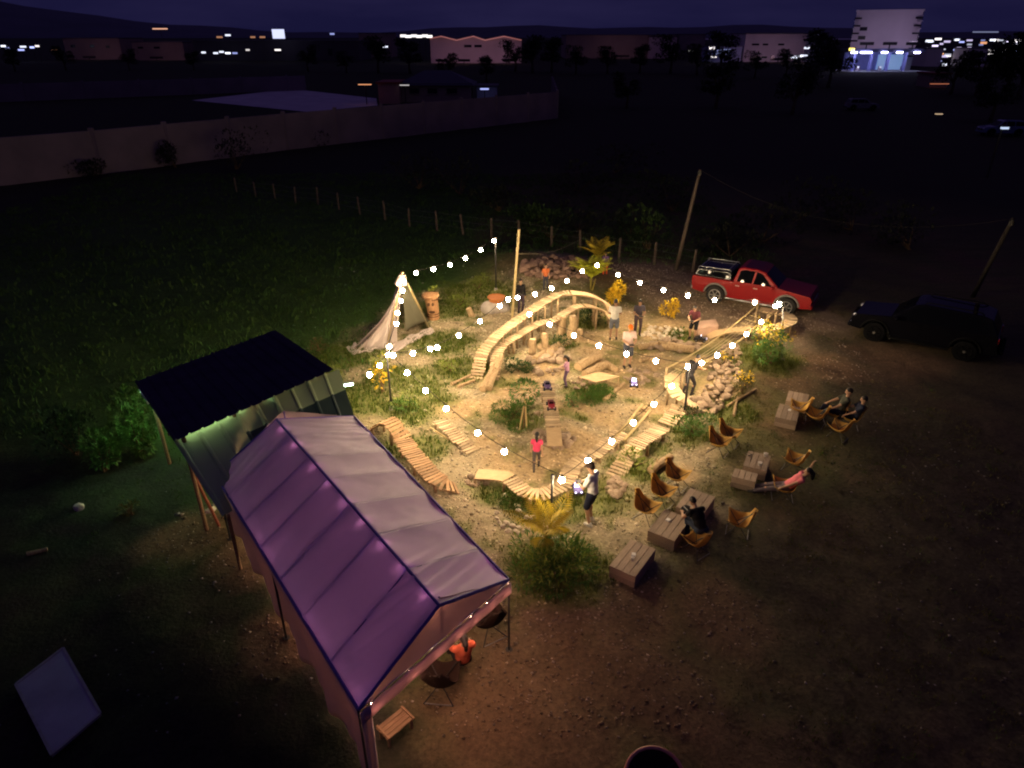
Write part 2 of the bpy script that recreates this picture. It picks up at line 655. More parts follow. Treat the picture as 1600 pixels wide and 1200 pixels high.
# ---- grass blades
def blades(n_tufts, x, y, h, per, spread, c, name, lean=0.5):
    k = len(x)
    tx = np.repeat(x, per) + RNG.normal(0, spread, k * per)
    ty = np.repeat(y, per) + RNG.normal(0, spread, k * per)
    hh = np.repeat(h, per) * RNG.uniform(0.5, 1.25, k * per)
    n = k * per
    a = RNG.uniform(0, 6.28, n)
    w = hh * 0.055 + 0.004
    z = hz_np(tx, ty) - 0.01
    ln = RNG.uniform(0.1, lean, n) * hh
    b = RNG.uniform(0, 6.28, n)
    p0 = np.stack([tx - np.cos(a) * w, ty - np.sin(a) * w, z], -1)
    p1 = np.stack([tx + np.cos(a) * w, ty + np.sin(a) * w, z], -1)
    mx, my = tx + np.cos(b) * ln * 0.4, ty + np.sin(b) * ln * 0.4
    p2 = np.stack([mx + np.cos(a) * w * .8, my + np.sin(a) * w * .8, z + hh * 0.6], -1)
    p3 = np.stack([mx - np.cos(a) * w * .8, my - np.sin(a) * w * .8, z + hh * 0.6], -1)
    p4 = np.stack([tx + np.cos(b) * ln, ty + np.sin(b) * ln, z + hh], -1)
    vv = np.stack([p0, p1, p2, p3, p4], 1).reshape(-1, 3)
    i0 = np.arange(n)[:, None] * 5
    ff = np.concatenate([i0 + np.array([[0, 1, 2]]), i0 + np.array([[0, 2, 3]]), i0 + np.array([[3, 2, 4]])], 1).reshape(-1)
    cc = np.repeat(c, per, 0) * RNG.uniform(0.7, 1.35, (n, 1)) * np.stack([RNG.uniform(0.85, 1.25, n), np.ones(n), RNG.uniform(0.7, 1.1, n)], -1)
    cc = np.concatenate([np.repeat(cc[:, None], 5, 1), np.ones((n, 5, 1))], -1).reshape(-1, 4)
    return tag(put(name, raw_mesh(name, vv, ff, 3, MATS['grass_blade'], cc)), kind='stuff')


MATS['grass_blade'] = attr_material('grass_blade', 0.7, noise_on=False, trans=0.3)


def gr_d(x, y):
    _, arena, grass, sand, red, road = ground_albedo(x, y)
    n = fbm(x * 0.8, y * 0.8, 91, 3)
    return np.clip(grass * 0.9 + (1 - arena) * (0.10 + 0.35 * np.clip((n - 0.42) * 4, 0, 1)) + arena * 0.05 - sand * 0.5 - 0.5 * np.clip((14 - y) / 2, 0, 1) * np.clip((-3.5 + (13.5 - y) * .5 - x) / 1.5, 0, 1) - red * 0.4 - road * 0.7, 0, 1)


tx, ty = scatter(36000, -10, 14, 7, 32, gr_d)
gcol = np.where((np.clip((tx + 3) / 3, 0, 1) > RNG.uniform(0, 1.25, len(tx)))[:, None], np.array([[0.105, 0.095, 0.026]]), np.array([[0.060, 0.105, 0.022]]))
_, ar_, gs_, *_ = ground_albedo(tx, ty)
lush = blobs(tx, ty, GRASS, 0.5, 21)
gcol = gcol * (1 - lush[:, None] * 0.7) + np.array([[0.095, 0.135, 0.022]]) * lush[:, None] * 0.7
blades(0, tx, ty, 0.06 + 0.075 * lush * RNG.uniform(0.4, 1.3, len(tx)), 7, 0.06, gcol, 'grass')
# taller meadow west and north of the site
mx_, my_ = scatter(34000, -34, 14, 17, 60, lambda x, y: np.where(((x < -5.5 + (y - 20) * 0.18) | (y > 34)) & ((y > 17.5) | (x < -11)), 0.25 + 0.75 * fbm(x * 0.4, y * 0.4, 13, 3), 0))
mcol = np.array([[0.062, 0.130, 0.030]]) * RNG.uniform(0.7, 1.3, (len(mx_), 1))
blades(0, mx_, my_, RNG.uniform(0.07, 0.20, len(mx_)) * (0.6 + fbm(mx_ * .7, my_ * .7, 19, 3)), 7, 0.14, mcol, 'meadow_grass', 0.9)

# ---- far hills on the horizon
def ridge(name, dist, prof, mat):
    mb = MB()
    n = len(prof)
    vs, fs = [], []
    for i, (a, h) in enumerate(prof):
        s, c = math.sin(R(a)), math.cos(R(a))
        vs += [(s * dist, c * dist, -5), (s * (dist + 900), c * (dist + 900), h * 0.55), (s * (dist + 2200), c * (dist + 2200), h)]
        vs += [(s * (dist + 4500), c * (dist + 4500), -5)]
    for i in range(n - 1):
        for j in range(3):
            fs.append((i * 4 + j, (i + 1) * 4 + j, (i + 1) * 4 + j + 1, i * 4 + j + 1))
    mb.add(vs, fs)
    return tag(mb.build(name, mat, smooth=True), kind='structure')


hill_m = M('hazy_hill', (0.10, 0.11, 0.15), (0.08, 0.09, 0.12), rough=1.0, scale=0.004)  # lightened bluish tone paints night haze onto the hills
prof = []
for a in range(-60, 61, 2):
    h = 70 + 26 * math.sin(a * 0.11 + 0.6) + 16 * math.sin(a * 0.31 + 2) + 8 * math.sin(a * 0.83)
    h += 250 * math.exp(-((a + 38) / 11.0) ** 2)
    prof.append((a, max(h, 40)))
ridge('hills', 5200, prof, hill_m)
# ================================================================== SHARED MATERIALS
wood_slat = M('slat_wood', (0.56, 0.42, 0.26), (0.37, 0.26, 0.15), rough=0.75, scale=5, stretch=(1, 8, 8), rnd=0.32, bump=0.2)
wood_dark = M('weathered_wood', (0.30, 0.19, 0.10), (0.19, 0.115, 0.06), rough=0.85, scale=5, stretch=(1, 8, 8), rnd=0.2, bump=0.2)
wood_ply = M('plywood', (0.55, 0.39, 0.22), (0.45, 0.31, 0.165), rough=0.7, scale=3, stretch=(2, 9, 9))
wood_log = M('log_bark', (0.42, 0.30, 0.17), (0.26, 0.175, 0.095), rough=0.9, scale=7, stretch=(3, 3, 1), bump=0.5, rnd=0.15)
wood_table = M('table_planks', (0.37, 0.27, 0.19), (0.27, 0.19, 0.13), rough=0.8, scale=5, stretch=(8, 1.2, 8), rnd=0.25, bump=0.15)
wood_pole = M('bamboo', (0.52, 0.40, 0.19), (0.42, 0.31, 0.14), rough=0.55, scale=4, stretch=(6, 6, 1))
steel_black = M('black_steel', (0.018, 0.016, 0.016), rough=0.5, scale=10, spec=0.5)
steel_grey = M('grey_steel', (0.38, 0.37, 0.36), (0.30, 0.29, 0.28), rough=0.45, metal=0.6, scale=10)
rope_m = M('rope', (0.46, 0.36, 0.22), rough=0.9, scale=40)
cable_m = M('black_cable', (0.015, 0.013, 0.012), rough=0.7)
canvas = fabric('tent_canvas', (0.80, 0.68, 0.70), (0.72, 0.56, 1.0), 0.50, 0.6)
gable_m = fabric('gable_canvas', (0.42, 0.33, 0.35), (0.34, 0.21, 0.18), 0.22, 0.6)
curtain_m = fabric('curtain_cloth', (0.56, 0.48, 0.48), (0.62, 0.44, 0.38), 0.26)
tee_cloth = fabric('teepee_cloth', (0.60, 0.50, 0.47), (0.55, 0.45, 0.38), 0.3)
pipe_m = M('blue_pipe', (0.14, 0.11, 0.42), rough=0.5, spec=0.3)


def lamp_mat(name, col, s):
    m = bpy.data.materials.new(name)
    m.use_nodes = True
    n = m.node_tree.nodes
    b = n['Principled BSDF']
    b.inputs['Base Color'].default_value = (0.8, 0.8, 0.8, 1)
    b.inputs['Emission Color'].default_value = (*col, 1)
    b.inputs['Emission Strength'].default_value = s
    return m


bulb_m = lamp_mat('lit_bulb', BULB_COL, BULB_L)
tent_bulb_m = lamp_mat('lit_tent_bulb', TENT_COL, TENT_L)
tube_m = lamp_mat('lit_tube', TUBE_COL, TUBE_L)
tube_soft = lamp_mat('lit_soft_tube', (0.80, 1.0, 0.62), 13.0)
tube_strong = lamp_mat('lit_strong_tube', (0.50, 1.0, 0.58), 230.0)

# ================================================================== CANOPY TENT
TE, TR = 1.8, 2.72                                             # eave and ridge heights
c_fr, c_fl = G(795, 905, TE), G(560, 1108, TE)
c_br, c_bl = G(553, 650, TE), G(336, 742, TE)
r_b, r_f = G(432, 655, TR), G(686, 945, TR)
t0 = (c_fr + c_fl + c_br + c_bl) / 4
tent_base = Vector((t0.x, t0.y, hz(t0.x, t0.y)))
tent = thing('canopy_tent', 'large gabled party tent with lilac white roof beside the gravel track', 'tent', tent_base)


def lerp(a, b, t):
    return a + (b - a) * t


def slope(e_b, e_f, rb, rf, nb, side):
    """one roof slope, sagging between its rafters, split in panels"""
    cuts = [0, .125, .275, .41, .555, .705, .86, 1.0]
    for k in range(nb):
        u0, u1 = cuts[k], cuts[k + 1]
        mb = MB(tent_base)

        def fn(s, t, u0=u0, u1=u1):
            u = u0 + (u1 - u0) * s
            p = lerp(lerp(e_b, e_f, u), lerp(rb, rf, u), t)
            sag = 0.062 * math.sin(math.pi * s) * (0.35 + 0.65 * math.sin(math.pi * min(1, t + 0.05)))
            wr = 0.010 * math.sin(u * 190 + t * 9) * (1 - t) * math.exp(-((u - 0.08) / 0.09) ** 2) + 0.013 * math.sin(u * 150 - t * 13) * math.exp(-((u - 0.9) / 0.07) ** 2) * (0.3 + t)
            wr *= 1.7
            wr += 0.020 * mnoise.noise(Vector((u * 9, t * 3.2, side * 4.0))) + 0.008 * mnoise.noise(Vector((u * 34, t * 8, side * 9.0)))
            p = p.copy()
            p.z -= sag - wr
            return p
        mb.grid(fn, 28, 24)
        o = mb.build('roof_panel', canvas, tent, smooth=True)
        solid(o, 0.004)


slope(c_br, c_fr, r_b, r_f, 7, 1)
slope(c_bl, c_fl, r_b, r_f, 7, -1)
# pipes under the cloth
for u in (0, .125, .275, .41, .555, .705, .86, 1.0):
    for e0, e1 in ((c_br, c_fr), (c_bl, c_fl)):
        mb = MB(tent_base)
        a, b = lerp(e0, e1, u), lerp(r_b, r_f, u)
        mb.tube([a + Vector((0, 0, -0.03)), b + Vector((0, 0, -0.03))], 0.019, 6)
        mb.build('rafter', pipe_m, tent)
for nm, a, b in (('ridge_pole', r_b, r_f), ('eave_pole', c_br, c_fr), ('eave_pole', c_bl, c_fl), ('front_beam', c_fl, c_fr), ('back_beam', c_bl, c_br)):
    mb = MB(tent_base)
    mb.tube([a + Vector((0, 0, -0.01)), b + Vector((0, 0, -0.01))], 0.026, 8)
    mb.build(nm, pipe_m, tent)
for e0, e1 in ((c_br, c_fr), (c_bl, c_fl)):
    for u in (0, 0.5, 1):
        p = lerp(e0, e1, u)
        mb = MB(tent_base)
        g = Vector((p.x, p.y, hz(p.x, p.y)))
        mb.tube([g, p + Vector((0, 0, -0.03))], 0.022, 6)
        mb.tube([g, g + Vector((0, 0, 0.012))], 0.07, 8)
        mb.build('leg', steel_black, tent)
# seams / trim along ridge
mb = MB(tent_base)
mb.tube([lerp(r_b, r_f, i / 20) + Vector((0, 0, 0.012)) for i in range(21)], 0.016, 5)
mb.build('ridge_trim', M('blue_webbing', (0.17, 0.12, 0.50), rough=0.8), tent)
for e0, e1 in ((c_br, c_fr), (c_bl, c_fl)):
    mb = MB(tent_base)
    mb.tube([lerp(e0, e1, i / 20) + Vector((0, 0, 0.006)) for i in range(21)], 0.013, 5)
    mb.build('eave_trim', MATS['blue_webbing'], tent)
for a, b in ((c_fl, r_f), (r_f, c_fr), (c_bl, r_b), (r_b, c_br)):
    mb = MB(tent_base)
    mb.tube([a + Vector((0, 0, 0.006)), b + Vector((0, 0, 0.006))], 0.016, 5)
    mb.build('gable_trim', MATS['blue_webbing'], tent)
# gable cloth, front and back, with centre post
axd = (c_fl - c_bl).normalized()
for a, b, t, off in ((c_fl, c_fr, r_f, axd * 0.03), (c_bl, c_br, r_b, axd * -0.03)):
    mb = MB(tent_base)

    def gf(s, q, a=a, b=b, t=t, off=off):
        base = lerp(a, b, s)
        top_z = TE + (TR - TE) * (1 - abs(2 * s - 1))
        p = Vector((base.x, base.y, TE + (top_z - 0.035 - TE) * q)) + off
        if s > 0.5:
            pass
        return p + axd * 0.012 * math.sin(s * 25)
    mb.grid(gf, 24, 6)
    mb.build('gable_cloth', gable_m, tent, smooth=True)
    mb = MB(tent_base)
    mid = (a + b) / 2
    mb.tube([mid, Vector((mid.x, mid.y, TR - 0.05))], 0.018, 6)
    mb.build('king_post', pipe_m, tent)
# valance strip along the front beam
mb = MB(tent_base)


def vf(s, q):
    p = lerp(c_fl, c_fr, s)
    return Vector((p.x, p.y, TE - 0.02 - 0.24 * q)) + axd * (0.06 + 0.006 * math.sin(s * 40) + 0.02 * q)


mb.grid(vf, 40, 3)
solid(mb.build('valance', fabric('valance_cloth', (0.52, 0.42, 0.52), (0.85, 0.62, 0.62), 0.45), tent, smooth=True), 0.004)
# side curtain along the west eave, hem lifting unevenly
mb = MB(tent_base)
sidev = (c_bl - c_br).normalized()


def cf(s, q):
    p = lerp(c_bl, c_fl, s)
    hem = 0.55 - 0.40 * min(1, s * 1.5) + 0.05 * math.sin(s * 22) + 0.03 * math.sin(s * 47 + 1)
    z = TE - 0.02 + (hem - TE) * q
    return Vector((p.x, p.y, z)) + sidev * (0.03 + 0.05 * q * math.sin(s * 34) + 0.03 * q * math.sin(s * 71 + 2) - 0.10 * q)


mb.grid(cf, 90, 10)
solid(mb.build('side_curtain', curtain_m, tent, smooth=True), 0.004)
mb = MB(tent_base)


def cf2(s, q):
    p = lerp(c_fl, c_fr, s * 0.055)
    return Vector((p.x, p.y, TE - 0.03 - 1.5 * q)) + axd * (0.05 + 0.03 * math.sin(s * 9 + q))


mb.grid(cf2, 8, 8)
solid(mb.build('tied_curtain', curtain_m, tent, smooth=True), 0.004)


# ---- lights strung inside the tent
def bulb_mesh(r):
    mb = MB()
    mb.ell((0, 0, -r * 1.0), (r, r, r * 1.05), 8, 6)
    return mb


bulb_me = bulb_mesh(0.068).mesh('bulb_glass', bulb_m, True)
tent_bulb_me = bulb_mesh(0.045).mesh('tent_bulb_glass', tent_bulb_m, True)
mb = MB()
mb.tube([(0, 0, 0), (0, 0, 0.055)], [0.026, 0.02], 6)
mb.tube([(0, 0, 0.05), (0, 0, 0.10)], 0.006, 4)
socket_me = mb.mesh('bulb_socket', steel_black)


def light_string(pts, label, cat, group, bulb_me, drop=0.06, sub=4, sag=0.06, skip=()):
    """cable through the hanging points, each bulb (with its socket) a part"""
    base = Vector((pts[0].x, pts[0].y, hz(pts[0].x, pts[0].y)))
    t = thing('string_light', label, cat, base, 0, group)
    path = []
    for i in range(len(pts) - 1):
        for k in range(sub):
            u = k / sub
            p = lerp(pts[i], pts[i + 1], u)
            p = p + Vector((0, 0, drop - sag * 4 * u * (1 - u)))
            path.append(p)
    path.append(pts[-1] + Vector((0, 0, drop)))
    mb = MB(base)
    mb.tube(path, 0.011, 4)
    mb.build('cable', cable_m, t)
    for i, p in enumerate(pts):
        if i in skip:
            continue
        b = put('bulb', bulb_me, t, p - base)
        put('socket', socket_me, b)
    return t


dn = Vector((0, 0, -0.075))
light_string([lerp(r_b, r_f, u) + dn for u in (0.06, 0.17, 0.32, 0.42, 0.53, 0.63, 0.74, 0.84, 0.95)],
             'warm string lights hung under the tent ridge', 'string lights', 'lights strung inside the tent', tent_bulb_me)
inn = (c_br - c_bl).normalized()
light_string([lerp(c_bl, c_fl, u) + dn * 0.9 + inn * 0.22 for u in (0.04, 0.38, 0.46, 0.72, 0.8, 0.97)],
             'warm string lights hung along the curtained side of the tent', 'string lights', 'lights strung inside the tent', tent_bulb_me)
light_string([lerp(c_fl, c_fr, u) - axd * 0.03 + Vector((0, 0, -0.17)) + axd * 0.0 for u in (0.08, 0.3, 0.46, 0.6, 0.72, 0.84, 0.96)],
             'pink warm string lights along the open front valance of the tent', 'string lights', 'lights strung inside the tent', tent_bulb_me)
light_string([lerp(c_br, c_fr, u) + dn * 0.9 - inn * 0.2 for u in (0.12, 0.4, 0.66, 0.9)],
             'warm string lights under the tent eave that faces the gravel track', 'string lights', 'lights strung inside the tent', tent_bulb_me)

# ================================================================== SHED
roof_dark = M('dark_roofing', (0.045, 0.036, 0.070), (0.030, 0.024, 0.050), rough=0.8, scale=2, spec=0.1)
sheet_green = fabric('green_sheet', (0.36, 0.45, 0.24), (0.42, 0.62, 0.38), 0.06, 0.6)
sheet_dark = M('dark_tarp', (0.035, 0.060, 0.050), (0.025, 0.045, 0.038), rough=0.5, scale=2)
wall_green = M('green_wall', (0.22, 0.33, 0.22), (0.17, 0.26, 0.17), rough=0.6, scale=2)
SH = 2.75
q0, q1, q2, q3 = G(211, 597, SH - 0.25), G(430, 516, SH - 0.25), G(521, 578, SH), G(272, 690, SH)
sbase = (q0 + q1 + q2 + q3) / 4
sbase = Vector((sbase.x, sbase.y, hz(sbase.x, sbase.y)))
shed = thing('shed', 'open sided shed with dark corrugated roof behind the party tent', 'shed', sbase)


def corrugated(name, a, b, c, d, n, mat, parent, off, amp=0.034, per=5):
    """a-b upper edge, d-c lower edge: one corrugated sheet with its ribs running down the slope"""
    mb = MB(off)
    cols = 12

    def fn(s, t):
        p = lerp(lerp(a, b, s), lerp(d, c, s), t)
        return p + Vector((0, 0, amp if int(round(s * cols)) in (1, 2) else 0))
    mb.grid(fn, cols, 2)
    o = mb.build(name, mat, parent)
    solid(o, 0.004)
    return o


NS = 14
for k in range(NS):
    u0, u1 = k / NS, (k + 1) / NS + 0.002
    lift = Vector((0, 0, 0.006 * (k % 2)))
    corrugated('roof_sheet', lerp(q0, q1, u0) + lift, lerp(q0, q1, u1) + lift, lerp(q3, q2, u1) + lift, lerp(q3, q2, u0) + lift, 1, roof_dark, shed, sbase)
for k, u in enumerate((0.06, 0.35, 0.66, 0.94)):
    for e0, e1, ins in ((q0, q1, 0.08), (q3, q2, 0.92)):
        p = lerp(lerp(q0, q1, u), lerp(q3, q2, u), ins)
        mb = MB(sbase)
        mb.tube([(p.x, p.y, hz(p.x, p.y) - 0.05), (p.x, p.y, p.z - 0.03)], 0.05, 8)
        mb.build('post', wood_dark, shed)
for e0, e1 in ((lerp(q0, q3, .06), lerp(q1, q2, .06)), (lerp(q3, q0, .14), lerp(q2, q1, .14))):
    mb = MB(sbase)
    mb.bar(e0 + Vector((0, 0, -0.07)), e1 + Vector((0, 0, -0.07)), 0.06, 0.08)
    mb.build('beam', wood_dark, shed)
# green inner wall under the front edge
a, b = lerp(q3, q0, 0.30), lerp(q2, q1, 0.30)
for k in range(10):
    p, q = lerp(a, b, .14 + .086 * k), lerp(a, b, .14 + .086 * (k + 1))
    mb = MB(sbase)
    nrm = Vector((-(q - p).y, (q - p).x, 0)).normalized() * (0.004 * (k % 2))
    mb.bar(Vector((p.x, p.y, 1.45)) + nrm, Vector((q.x, q.y, 1.45)) + nrm, 0.02, 2.1)
    mb.build('wall_sheet', wall_green, shed)
# awning of pale green sheets running down from the front edge
w0, w1 = G(274, 693, 2.48), G(533, 590, 2.48)
w3, w2 = G(348, 808, 1.52), G(560, 672, 1.52)
w0, w1 = lerp(w0, w3, -.16), lerp(w1, w2, -.16)
NA = 9
abase = (w0 + w1 + w2 + w3) / 4
abase.z = hz(abase.x, abase.y)
awn = thing('awning', 'pale green corrugated lean to awning between shed and party tent', 'awning', abase)
for k in range(NA):
    u0, u1 = k / NA, (k + 1) / NA + 0.004
    lift = Vector((0, 0, 0.007 * (k % 2)))
    dark = k >= 3
    if dark:
        A, B = lerp(w0, w1, u0) + lift, lerp(w0, w1, u1) + lift
        D, C = lerp(w3, w2, u0) + lift, lerp(w3, w2, u1) + lift
        corrugated('green_sheet', A, B, lerp(B, C, 0.34), lerp(A, D, 0.34), 1, sheet_green, awn, abase)
        corrugated('dark_sheet', lerp(A, D, 0.32) - Vector((0, 0, 0.03)), lerp(B, C, 0.32) - Vector((0, 0, 0.03)), C, D, 1, sheet_dark, awn, abase)
    else:
        corrugated('green_sheet', lerp(w0, w1, u0) + lift, lerp(w0, w1, u1) + lift, lerp(w3, w2, u1) + lift, lerp(w3, w2, u0) + lift, 1, sheet_green, awn, abase)
for u in (0.03, 0.5, 0.97):
    p = lerp(w3, w2, u)
    mb = MB(abase)
    mb.tube([(p.x, p.y, hz(p.x, p.y) - 0.05), (p.x, p.y, p.z - 0.03)], 0.04, 8)
    mb.build('post', wood_dark, awn)


def tube_light(a, b, label, group=None, r=0.02, mat=None):
    c = (a + b) / 2
    t = thing('tube_light', label, 'tube light', c, 0, group)
    mb = MB(c)
    mb.tube([a, b], r, 8)
    mb.build('tube', mat or tube_m, t, smooth=True)
    mb = MB(c)
    d = (b - a).normalized()
    mb.bar(a - d * 0.03 + Vector((0, 0, r + 0.025)), b + d * 0.03 + Vector((0, 0, r + 0.025)), 0.05, 0.035)
    mb.build('housing', M('white_paint', (0.75, 0.75, 0.72), rough=0.4), t)
    for p in (a - d * 0.015, b + d * 0.015):
        mb = MB(c)
        mb.box(p, (0.035, 0.035, 0.05))
        mb.build('end_cap', MATS['white_paint'], t)
    return t


tube_light(G(508, 607, 2.2), G(551, 600, 2.2), 'bright white tube light sticking out past the shed roof corner', r=0.032)
tube_light(G(428, 634, 2.36), G(472, 618, 2.36), 'thin white tube light on the green awning under the shed roof edge', r=0.012)
fa, fb = lerp(q3, q0, 0.085), lerp(q2, q1, 0.085)
for u0, u1, lab in ((.04, .42, 'long tube light under the front roof edge at the west half of the shed'), (.55, .85, 'long tube light under the front roof edge at the east half of the shed')):
    tube_light(lerp(fa, fb, u0) + Vector((0, 0, -.10)), lerp(fa, fb, u1) + Vector((0, 0, -.085)), lab, r=0.011, mat=tube_soft if u0 < .2 else None)
tube_light(lerp(q0, q1, .015) + Vector((0, 0, -.30)), lerp(lerp(q0, q1, .015), lerp(q3, q2, .015), .22) + Vector((0, 0, -.30)), 'greenish tube light under the west end of the shed roof', r=.014, mat=tube_strong)
pa, pb = lerp(q0, q3, 0.08), lerp(q1, q2, 0.08)
tube_light(lerp(pa, pb, 0.3) + Vector((0, 0, -0.15)), lerp(pa, pb, 0.55) + Vector((0, 0, -0.15)), 'greenish tube light under the back edge of the shed roof', r=.014, mat=tube_strong)
plast = M('orange_plastic', (.60, .16, .04), rough=.45)
for k, (qx, qy, hh) in enumerate(((503, 652, 0), (526, 650, 0), (513, 651, .34))):
    g = G(qx, qy, .6)
    c = Vector((g.x, g.y, hz(g.x, g.y) + hh))
    o = thing('plastic_crate', ['orange plastic crate on the ground west of its pair behind the tent', 'orange plastic crate on the ground east of its pair behind the tent', 'orange plastic crate stacked on top of two behind the tent'][k], 'crate', c, .5)
    for sx, sy, lx, ly in ((-1, 0, .02, .36), (1, 0, .02, .36), (0, -1, .50, .02), (0, 1, .50, .02)):
        for z in (.05, .16, .27):
            mb = MB()
            mb.box((sx * .25, sy * .18, z + .012), (lx, ly, .075))
            mb.build('side_slat', plast, o)
    mb = MB()
    mb.box((0, 0, .012), (.48, .34, .02))
    mb.build('bottom', plast, o)
# ================================================================== WOODEN TRACK
def catmull(pts, n=12):
    out = []
    P_ = [pts[0] * 2 - pts[1]] + list(pts) + [pts[-1] * 2 - pts[-2]]
    for i in range(1, len(P_) - 2):
        p0, p1, p2, p3 = P_[i - 1], P_[i], P_[i + 1], P_[i + 2]
        for k in range(n):
            t = k / n
            out.append(0.5 * ((2 * p1) + (p2 - p0) * t + (2 * p0 - 5 * p1 + 4 * p2 - p3) * t * t + (3 * p1 - p0 - 3 * p2 + p3) * t ** 3))
    out.append(pts[-1].copy())
    return out


def resample(path, step):
    d = [0]
    for i in range(1, len(path)):
        d.append(d[-1] + (path[i] - path[i - 1]).length)
    n = max(2, int(round(d[-1] / step)))
    res, j = [], 0
    for i in range(n + 1):
        t = d[-1] * i / n
        while j < len(d) - 2 and d[j + 1] < t:
            j += 1
        u = (t - d[j]) / max(1e-9, d[j + 1] - d[j])
        res.append(lerp(path[j], path[j + 1], u))
    return res


def frame(path, i):
    d = (path[min(i + 1, len(path) - 1)] - path[max(i - 1, 0)]).normalized()
    x = d.cross(Vector((0, 0, 1)))
    x = x.normalized() if x.length > 1e-4 else Vector((1, 0, 0))
    z = x.cross(d)
    return x, d, z


SLAT_ME = {}


def slat_mesh(w, t, mat):
    key = (round(w, 2), round(t, 3), mat.name)
    if key not in SLAT_ME:
        mb = MB()
        mb.box((0, 0, 0), (w, t, 0.022))
        SLAT_ME[key] = mb.mesh('slat', mat)
    return SLAT_ME[key]


def bridge(name, label, cat, pts, width, pitch=0.118, slat=0.080, mat=None, ply=(), posts=True, group=None, stringer=True, taper=0.0, rails_r=0.028):
    """pts: (px, py, height) of the deck centre line; ply: spans (0..1) covered with a plywood sheet instead of slats"""
    mat = mat or wood_slat
    path = catmull([G(*p) for p in pts])
    base = Vector((path[0].x, path[0].y, hz(path[0].x, path[0].y)))
    t = thing(name, label, cat, base, 0, group)
    fine = resample(path, pitch)
    n = len(fine)
    me = slat_mesh(width, slat, mat)
    for i in range(n):
        u = i / (n - 1)
        if any(a <= u <= b for a, b in ply):
            continue
        x, d, z = frame(fine, i)
        q = Matrix((x, d, z)).transposed().to_quaternion()
        q = q @ Euler((0, random.gauss(0, 0.012), random.gauss(0, 0.03))).to_quaternion()
        p = fine[i] + x * random.gauss(0, 0.015) + z * (0.004 * (i % 2) + random.uniform(-.0015, .0015))
        put('slat', me, t, p - base, q, (random.uniform(0.95, 1.06), random.uniform(0.85, 1.05), 1))
    for a, b in ply:
        ii = [i for i in range(n) if a - 1e-6 <= i / (n - 1) <= b + 1e-6]
        mb = MB(base)
        vs, fs = [], []
        for i in ii:
            x, d, z = frame(fine, i)
            p = fine[i] + z * 0.012
            vs += [p - x * width / 2, p + x * width / 2, p + x * width / 2 - z * 0.014, p - x * width / 2 - z * 0.014]
        for k in range(len(ii) - 1):
            for j in range(4):
                fs.append((k * 4 + j, k * 4 + (j + 1) % 4, k * 4 + 4 + (j + 1) % 4, k * 4 + 4 + j))
        fs += [(3, 2, 1, 0), tuple(len(vs) - 4 + j for j in range(4))]
        mb.add(vs, fs)
        mb.build('plywood_deck', wood_ply, t)
    if stringer:
        for s in (-1, 1):
            mb = MB(base)
            pp = []
            for i in range(0, n, 2):
                x, d, z = frame(fine, i)
                pp.append(fine[i] + x * s * (width / 2 - 0.07) - z * (0.016 + rails_r))
            mb.tube(pp, rails_r, 6)
            mb.build('stringer', wood_log, t, smooth=True)
    if posts:
        L = 0
        last = -1.0
        for i in range(n):
            if i:
                L += (fine[i] - fine[i - 1]).length
            x, d, z = frame(fine, i)
            g = hz(fine[i].x, fine[i].y)
            if fine[i].z - g > 0.22 and L - last > 0.85:
                last = L
                for s in (-1, 1):
                    p = fine[i] + x * s * (width / 2 - 0.07)
                    mb = MB(base)
                    mb.tube([(p.x + random.gauss(0, .02), p.y + random.gauss(0, .02), hz(p.x, p.y) - 0.06), (p.x, p.y, p.z - 0.05)], [0.045, 0.038], 7)
                    mb.build('post', wood_log, t, smooth=True)
    return t, fine


bridge('slat_bridge', 'tall arched slat bridge with a curved plywood descent at the back of the track', 'wooden bridge',
       [(744, 590, 0.04), (748, 572, 0.30), (754, 551, 0.58), (766, 536, 0.78), (787, 515, 0.98), (813, 497, 1.14), (840, 478, 1.28), (862, 464, 1.36), (880, 458, 1.38), (904, 458, 1.34),
        (928, 463, 1.16), (947, 475, 0.80), (962, 497, 0.28)], 0.46, ply=((0.735, 1.0),), pitch=0.128, slat=0.086)
bridge('slat_bridge', 'lower slat bridge running beside the tall arched bridge on log stilts', 'wooden bridge',
       [(770, 592, 0.06), (774, 572, 0.28), (778, 552, 0.46), (786, 538, 0.58), (804, 527, 0.66), (827, 513, 0.74), (842, 505, 0.78), (858, 501, 0.82), (872, 497, 0.86), (884, 488, 0.96), (899, 479, 1.04), (914, 477, 1.02),
        (930, 480, 0.88), (946, 488, 0.60), (962, 505, 0.2)], 0.40, ply=((0.78, 1.0),), pitch=0.128, slat=0.086)
bridge('slat_bridge', 'straight slat bridge carrying two toy trucks down to a plywood ramp', 'wooden bridge',
       [(855, 598, 0.72), (859, 625, 0.68), (863, 655, 0.60), (865, 672, 0.50), (867, 697, 0.34)], 0.42, ply=((0.76, 1.0),))
bridge('slat_bridge', 'winding slat bridge in an S bend nearest the yellow palm', 'wooden bridge',
       [(744, 741, 0.22), (768, 742, 0.26), (790, 745, 0.30), (807, 757, 0.30), (823, 769, 0.30), (842, 773, 0.30), (862, 767, 0.30), (879, 757, 0.30),
        (888, 743, 0.30), (896, 728, 0.30), (912, 718, 0.30), (930, 708, 0.30), (950, 693, 0.30), (970, 676, 0.28)], 0.46, ply=((0.0, 0.17),), pitch=0.115, slat=0.085)
bridge('slat_bridge', 'slat ramp bending down behind the man in the white tee shirt', 'wooden bridge',
       [(961, 743, 0.10), (975, 722, 0.26), (990, 701, 0.38), (1003, 689, 0.40), (1020, 678, 0.34), (1034, 668, 0.22)], 0.50)
